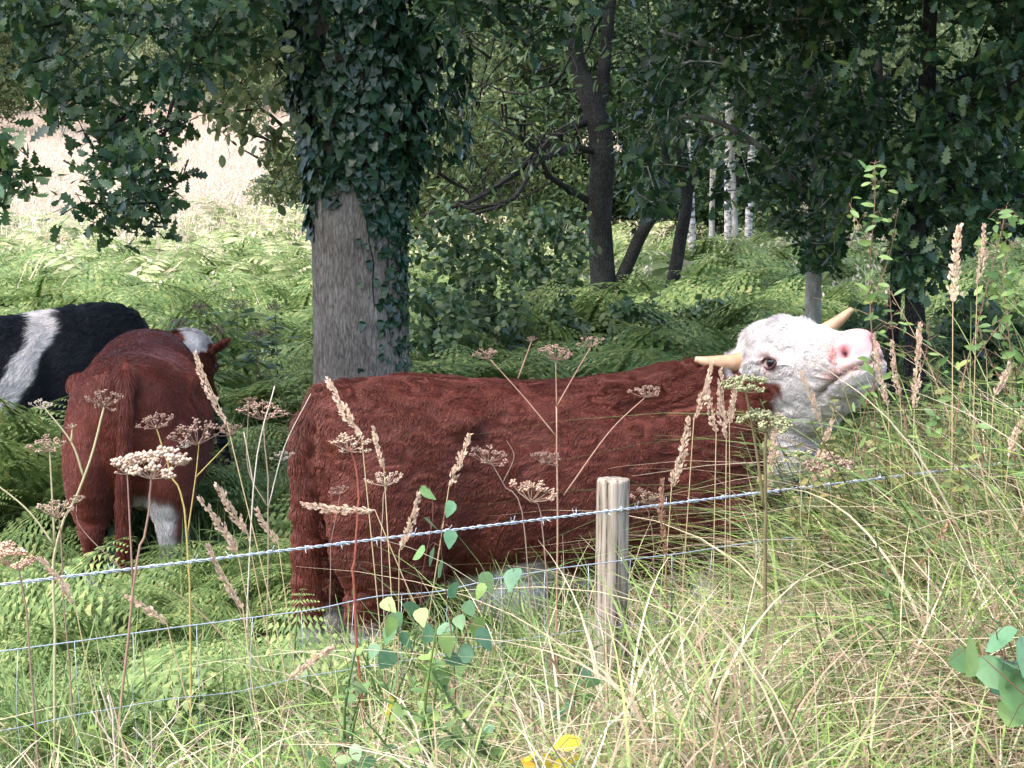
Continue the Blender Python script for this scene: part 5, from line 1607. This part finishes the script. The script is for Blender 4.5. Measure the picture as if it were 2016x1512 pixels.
umbs = [  # label, stem polyline px (foot first), dist, heads [(px,py,width px, colour, full)], branches, stem colour, stem radius
 ("dried umbel plant with a thick forked stem left of the brown cow's leg", [(98, 1400), (108, 1240), (108, 1075), (165, 940), (206, 795)], 5.2, [(206, 790, 78, C_BR, 0)], [[(108, 1075), (98, 890)], [(108, 1075), (50, 1000), (-40, 930)], [(165, 940), (140, 870), (85, 800)], [(140, 870), (143, 838)]], [(94, 880, 78, C_PINK, 0), (82, 800, 50, C_PALE, 0), (142, 840, 24, C_PINK, 0)], np.array([.42, .38, .22]), .0042),
 ("dried umbel plant with one broad cream-pink head before the brown cow's white leg", [(190, 1400), (262, 1160), (290, 1040), (297, 935)], 4.9, [(297, 925, 150, np.array([.56, .41, .31]), 1)], [[(262, 1160), (250, 920)]], [(252, 928, 50, C_PALE, 0)], np.array([.33, .20, .15]), .0036),
 ("dark dried umbel on a reddish stem over the brown cow's flank", [(372, 1230), (368, 1060), (335, 930), (305, 838)], 5.4, [(308, 834, 80, C_BR, 0)], [[(368, 1060), (385, 940), (392, 870)], [(385, 940), (450, 872)]], [(388, 862, 120, C_BR, 0), (365, 878, 34, C_PALE, 0), (455, 850, 60, C_BR, 0)], np.array([.45, .35, .12]), .0030),
 ("low dried umbel with loose rays above the wire at the left edge", [(150, 1180), (120, 1080), (108, 1010)], 5.1, [(110, 1010, 86, C_PINK, 0)], [[(250, 1130), (160, 1040), (150, 985)]], [(152, 985, 40, C_PINK, 0)], C_BR, .0022),
 ("orange-pink dried umbel cut by the left edge", [(90, 1340), (50, 1200), (18, 1105)], 4.7, [(10, 1100, 110, np.array([.62, .40, .28]), 1)], [], [], C_BR, .0028),
 ("cream umbel on a red curved stem over the bull's hip", [(740, 1280), (698, 1190), (700, 1080), (706, 960), (690, 880)], 5.4, [(688, 878, 92, np.array([.50, .37, .27]), 0)], [], [], np.array([.30, .09, .06]), .0038),
 ("small cream umbel just right of the slim plume on the bull's flank", [(770, 1290), (752, 1060), (762, 950)], 5.6, [(760, 948, 74, np.array([.50, .37, .27]), 0)], [], [], C_PINK, .0018),
 ("grey dried umbel over the back of the bull's thigh", [(660, 1290), (650, 1120), (672, 970)], 6.0, [(670, 968, 46, C_BR * 1.2, 0)], [], [], C_BR, .0015),
 ("loose brown umbel high on the bull's flank", [(1060, 1290), (1035, 1060), (990, 950), (962, 905)], 5.7, [(960, 902, 84, C_BR * 1.25, 0)], [[(990, 950), (1012, 900), (998, 868)]], [(1075, 905, 66, C_BR, 0)], C_PINK * .7, .0020),
 ("pinkish umbel before the bull's belly left of the post", [(1100, 1330), (1070, 1060), (1045, 980)], 5.6, [(1045, 975, 110, np.array([.50, .33, .24]), 0)], [], [], C_BR, .0022),
 ("tall dead umbel skeleton rising above the bull's back", [(1098, 1340), (1096, 1060), (1096, 800)], 6.1, [(1092, 700, 76, C_BR * 1.3, 0)], [[(1096, 860), (1030, 780), (965, 708)], [(1096, 800), (1130, 740), (1165, 680)], [(1096, 800), (1094, 712)], [(1110, 975), (1200, 850), (1275, 778)], [(1020, 745), (1048, 668)]], [(1165, 676, 56, C_BR * 1.3, 0), (958, 700, 58, C_BR * 1.3, 0), (1272, 775, 64, C_BR * 1.3, 0), (1048, 668, 24, C_BR, 0)], np.array([.40, .24, .17]), .0034),
 ("small brown umbel behind the top of the post", [(1300, 1300), (1285, 1080), (1272, 990)], 6.3, [(1272, 985, 74, C_BR * 1.1, 0)], [], [], C_BR, .0018),
 ("green-brown umbel plant with a thick tall stem before the bull's throat", [(1503, 1500), (1508, 1300), (1506, 1060), (1508, 850)], 5.1, [(1508, 838, 104, C_GRN, 1)], [[(1504, 1000), (1488, 880), (1468, 770)]], [(1468, 762, 88, C_GRN * .9, 1)], np.array([.17, .14, .07]), .0064),
 ("greenish umbel below the bull's jaw", [(1600, 1330), (1580, 1060), (1575, 915)], 6.0, [(1574, 900, 54, C_GRN * 1.35, 1)], [], [], C_GRN, .0026),
 ("wide pinkish umbel right of the bull's throat", [(1650, 1330), (1640, 1060), (1634, 935)], 6.0, [(1632, 925, 100, C_PINK * .9, 1)], [], [], C_GRN, .0026),
 ("grey seeded umbel standing between the two brown animals", [(520, 1230), (528, 1000), (518, 830)], 7.2, [(516, 815, 96, C_BR * 1.4, 0)], [[(528, 1000), (488, 920), (490, 790)]], [(492, 790, 34, C_BR, 0), (560, 900, 50, C_PALE * .7, 0)], C_PINK * .8, .0030),
 ("bleached broken stalks forking low in the straw at the bottom left", [(232, 1560), (224, 1440), (212, 1370)], 4.3, [], [[(226, 1470), (180, 1400)], [(226, 1460), (262, 1380)], [(222, 1430), (196, 1350)], [(300, 1550), (298, 1440), (296, 1400)], [(298, 1470), (262, 1432)], [(298, 1460), (345, 1410), (352, 1375)]], [], np.array([.58, .49, .40]), .0028),
 ("pale split straw stems sticking up left of the bull's rump", [(470, 1240), (500, 960), (540, 760)], 6.9, [], [[(528, 1000), (560, 880), (612, 775)], [(500, 960), (480, 850)]], [], C_PALE, .0030),
]
rg = np.random.default_rng(600)
for lab, stem, dist, heads, brs, heads2, scol, srad in umbs:
    P = [at(*p, dist) for p in stem]
    F = base_of(stem[0][0], dist, stem[0][1])
    P[0] = F
    root = empty("dried_umbel", F); tag(root, lab, "dried plant", "dried umbel plants along the fence")
    b = MB(); C = catmull(np.array(P), 5) - F
    C = C + rg.normal(0, .0015, C.shape)
    b.tube(C, np.linspace(srad * .95, srad * .58, len(C)), 7, col=scol)
    b.build("stem", M_dead, root)
    for br in brs:
        b = MB(); C = catmull(np.array([at(*p, dist) for p in br]), 5) - F
        b.tube(C, np.linspace(srad * .7, srad * .4, len(C)), 6, col=scol * .95); b.build("side_stem", M_dead, root)
    for (hx, hy, w, col, full) in heads + heads2:
        R_ = w / FPX * dist * .5
        umbel(root, at(hx, hy, dist) - [0, 0, R_ * .25], [rg.normal(0, .12), rg.normal(-.1, .1), 1], R_, 15 if w > 60 else 9, rg, col, full)

# ------------------------------------------------------------------ saplings and leaves near the wire
def sapling(label, stems, leaves, dist, leaf, mat, size, seed, cat="sapling", name="birch_sapling", scol=(.16, .08, .06), srad=.0022, group=None, hang=.7):
    rg = np.random.default_rng(seed)
    F = base_of(stems[0][0][0], dist, stems[0][0][1])
    root = empty(name, F); tag(root, label, cat, group)
    allp = []
    for k, st in enumerate(stems):
        C = np.array([at(*p, dist + rg.normal(0, .03)) for p in st])
        if k == 0: C[0] = F
        C = catmull(C, 6)
        allp.append(C)
        b = MB(); b.tube(C - F, np.linspace(srad if k == 0 else srad * .6, srad * .35, len(C)), 6, col=np.array(scol)); b.build("stem" if k == 0 else "twig", M_dead, root)
    A = np.vstack(allp)
    b0 = MB(); b0.add(*leaf); me = b0.mesh("leaf", mat)
    tw = MB()
    for (lx, ly) in leaves:
        p = at(lx, ly, dist + rg.normal(0, .07))
        sc = size * rg.uniform(.75, 1.25)
        d = nrm(np.array([rg.normal(0, .45), rg.normal(0, .45), -hang + rg.normal(0, .25)]))
        nv = nrm(np.array([rg.normal(0, .5), -.8, rg.normal(.5, .35)]))
        st = p - d * sc * .5
        inst("leaf", me, leafmat4(st - F, d, nv, sc), root)
        j = int(np.argmin(((A - st) ** 2).sum(1)))
        q = A[j]
        if np.linalg.norm(q - st) > .01: tw.tube([q - F, (q + st) / 2 + [0, 0, .015] - F, st - F], [.0011, .0009, .0006], 3, col=np.array(scol), cap=False)
    if tw.n: tag(tw.build("leaf_stalks", M_dead, root), kind='stuff')
    return root
bl = [(843, 972), (885, 1003), (852, 1034), (886, 1062), (823, 1091), (850, 1100), (868, 1122), (893, 1165), (925, 1200), (766, 1192), (812, 1200), (768, 1235), (872, 1240), (905, 1225), (945, 1165), (960, 1150), (1008, 1140), (830, 1215),
      (800, 1262), (765, 1250), (842, 1250), (880, 1270), (910, 1290), (735, 1283), (760, 1300), (895, 1300), (860, 1310), (840, 1325), (870, 1340), (905, 1310), (780, 1225), (940, 1240), (955, 1260), (935, 1450), (905, 1470), (950, 1480), (1000, 1440), (1090, 1430), (1160, 1340), (1120, 1385)]
sapling("young birch sapling with blue-green leaves before the bull's belly", [[(900, 1420), (895, 1330), (880, 1180), (868, 1060), (882, 985)], [(890, 1300), (830, 1180), (852, 1020), (846, 960)], [(892, 1330), (800, 1270), (760, 1190)], [(895, 1300), (940, 1200), (1010, 1130)]], bl[:33], 5.25, BIRCH, M_birch, .060, 701)
sapling("small birch shoot with blue-green leaves at the bottom edge below the post", [[(900, 1540), (930, 1440)], [(905, 1500), (960, 1475)]], [(935, 1450), (905, 1470), (950, 1485), (925, 1500), (880, 1490), (960, 1440)], 4.75, BIRCH, M_birch, .05, 702)
sapling("thin red-stemmed birch shoot right of the bottom of the post", [[(1235, 1530), (1228, 1400), (1215, 1260)], [(1230, 1430), (1165, 1350)]], [(1118, 1388), (1140, 1400), (1165, 1345), (1155, 1325), (1090, 1430), (1100, 1410), (1130, 1440), (1158, 1380)], 4.8, BIRCH, M_birch, .042, 703)
sapling("bright yellow leaves on a low bramble at the bottom edge", [[(1090, 1560), (1095, 1480)]], [(1050, 1487), (1075, 1500), (1105, 1505), (1118, 1462), (1090, 1480), (1130, 1495), (1040, 1505)], 4.05, ROUND, M_yellow, .048, 704, "bramble", "bramble_shoot", hang=.2)
sapling("yellow-green bramble shoot left of the bright yellow leaves", [[(650, 1560), (660, 1500)]], [(610, 1490), (640, 1505), (675, 1495), (700, 1480), (720, 1502), (655, 1480), (690, 1508)], 4.05, ROUND, M_birch, .045, 705, "bramble", "bramble_shoot", hang=.2)
sapling("single yellow leaf standing in the straw below the bull's flank", [[(790, 1440), (780, 1400)]], [(776, 1388), (772, 1402)], 4.9, ROUND, M_yellow, .05, 706, "seedling", "leafy_seedling")
sapling("near sapling with large blue-green leaves at the lower right edge", [[(2080, 1560), (2040, 1400), (1975, 1290), (1960, 1240)], [(2030, 1380), (1930, 1290)]],
        [(1968, 1258), (1990, 1300), (1915, 1292), (1895, 1300), (1975, 1345), (2000, 1370), (1995, 1400), (2010, 1330), (1960, 1325), (2025, 1290)], 3.4, ROUND, M_birch, .085, 707, name="willow_sapling", hang=.35)
rg2 = np.random.default_rng(720)
def rand_leaves(stems, per_px, rg, spread=16, top=0):
    out = []
    for st in stems:
        C = catmull(np.array([[*p, 0] for p in st], float), 8)[:, :2]
        L = np.linalg.norm(np.diff(C, axis=0), axis=1).sum()
        for k in range(int(L / per_px)):
            q = C[int(rg.integers(int(len(C) * .15), len(C)))]
            out.append((q[0] + rg.normal(0, spread), q[1] + rg.normal(0, spread * .6)))
    return out
wl = [
 ("willow sapling with pale leaves rising highest, right of the bull's horn", [[(1730, 1100), (1722, 800), (1712, 560), (1722, 400), (1722, 322)], [(1716, 600), (1752, 500), (1768, 410)], [(1718, 500), (1690, 440), (1672, 400)]], 6.6, 20),
 ("leafy sapling with a long reddish stem just right of the highest willow", [[(1800, 1150), (1790, 900), (1762, 700), (1750, 560)], [(1780, 820), (1822, 700), (1830, 620)]], 6.5, 20),
 ("sapling leaning right with yellow-green tip leaves at the right edge", [[(1850, 1150), (1880, 850), (1930, 620), (1968, 470), (1982, 405)], [(1905, 730), (1960, 650), (2000, 600)]], 6.2, 19),
 ("bushy sapling cut by the right edge below the oak leaves", [[(2010, 1150), (1998, 900), (1990, 700), (1975, 540), (2000, 470)], [(1995, 800), (1945, 700), (1925, 640)], [(1995, 760), (2040, 640)]], 6.0, 16),
 ("short sapling with grey-green leaves behind the tall plume", [[(1860, 1180), (1850, 950), (1838, 800), (1850, 720)], [(1848, 880), (1890, 800)]], 6.4, 18),
 ("low leafy sapling on the bank under the right edge plumes", [[(1930, 1200), (1920, 1020), (1935, 900), (1925, 830)], [(1925, 980), (1880, 920)]], 5.9, 18),
 ("thin sapling with sparse leaves close to the bull's nose", [[(1700, 1150), (1680, 950), (1700, 820), (1725, 740)], [(1690, 900), (1740, 850)]], 6.5, 16),
 ("brown-green leafy shoot on the bank below the bull's chin", [[(1640, 1250), (1645, 1120), (1660, 1030)], [(1642, 1150), (1610, 1080)], [(1645, 1120), (1700, 1050)]], 6.0, 9),
 ("brown-green leafy shoot on the bank right of the chin shoot", [[(1780, 1270), (1770, 1150), (1790, 1040)], [(1772, 1160), (1730, 1090)], [(1775, 1120), (1820, 1060)]], 5.8, 9),
]
for k, (lab, st, d, pp) in enumerate(wl):
    sapling(lab, st, rand_leaves(st, pp, rg2), d, SLIM if k in (1, 6) else MIDL, M_leafy if k < 7 else M_weed, .040 if k < 7 else .036, 730 + k, name="willow_sapling", group="saplings on the bank at the right", scol=(.20, .12, .08), srad=.0030, hang=-.1)

# leafy weeds with brown heads behind the brown cow
def agrimony(label, px, top, dist, seed):
    rg = np.random.default_rng(seed)
    F = gat(px, dist); T = at(px + rg.uniform(-6, 6), top, dist)
    h = T[2] - F[2]
    root = empty("tall_weed", F); tag(root, label, "weed", "dark weeds beyond the brown cow")
    b = MB(); zz = np.linspace(0, 1, 8)
    P = np.stack([(T[0] - F[0]) * zz ** 2, rg.normal(0, .01, 8), zz * h], 1); b.tube(P, np.linspace(.006, .003, 8), 5, col=np.array([.16, .1, .07])); b.build("stem", M_dead, root)
    lp = []
    n = 70
    t = rg.uniform(.25, .97, n); th = rg.uniform(0, 6.28, n)
    pos = np.stack([np.interp(t, zz, P[:, i]) for i in range(3)], 1) + rg.normal(0, .04, (n, 3)) * [1, 1, .3]
    d = nrm(np.stack([np.cos(th), np.sin(th), rg.uniform(-.4, .3, n)], 1))
    b = MB(); v, f = leafset(pos, d, nrm(np.array([0, -.3, 1.]) + rg.normal(0, .3, (n, 3))), rg.uniform(.10, .17, n), *SLIM); b.add(v, f)
    tag(b.build("foliage", M_dark, root), kind='stuff')
    b = MB()
    n = 160; q = rg.normal(0, 1, (n, 3)) * [.035, .035, .018]
    v, f = leafset(P[-1] + q, nrm(q + [0, 0, .03]), nrm(rg.normal(0, 1, (n, 3))), rg.uniform(.01, .022, n), *DIAM); b.add(v, f, None, np.tile(np.array([.15, .11, .10]), (len(v), 1))); b.build("seed_head", M_dead, root)
for k, (px_, tp_, d_, lb) in enumerate([(388, 606, 15.5, "dark weed with the largest brown head, above the brown cow's ear"), (465, 600, 15.8, "dark weed with a brown head midway between cow's ear and oak trunk"), (545, 605, 16, "dark weed with a small head beside the oak trunk"),
                                  (420, 650, 15, "shorter dark weed just right of the brown cow's ear"), (500, 660, 15.2, "shorter dark weed low beside the oak trunk"), (350, 640, 15.4, "dark weed peeping over the brown cow's white crest")]):
    agrimony(lb, px_, tp_, d_, 760 + k)
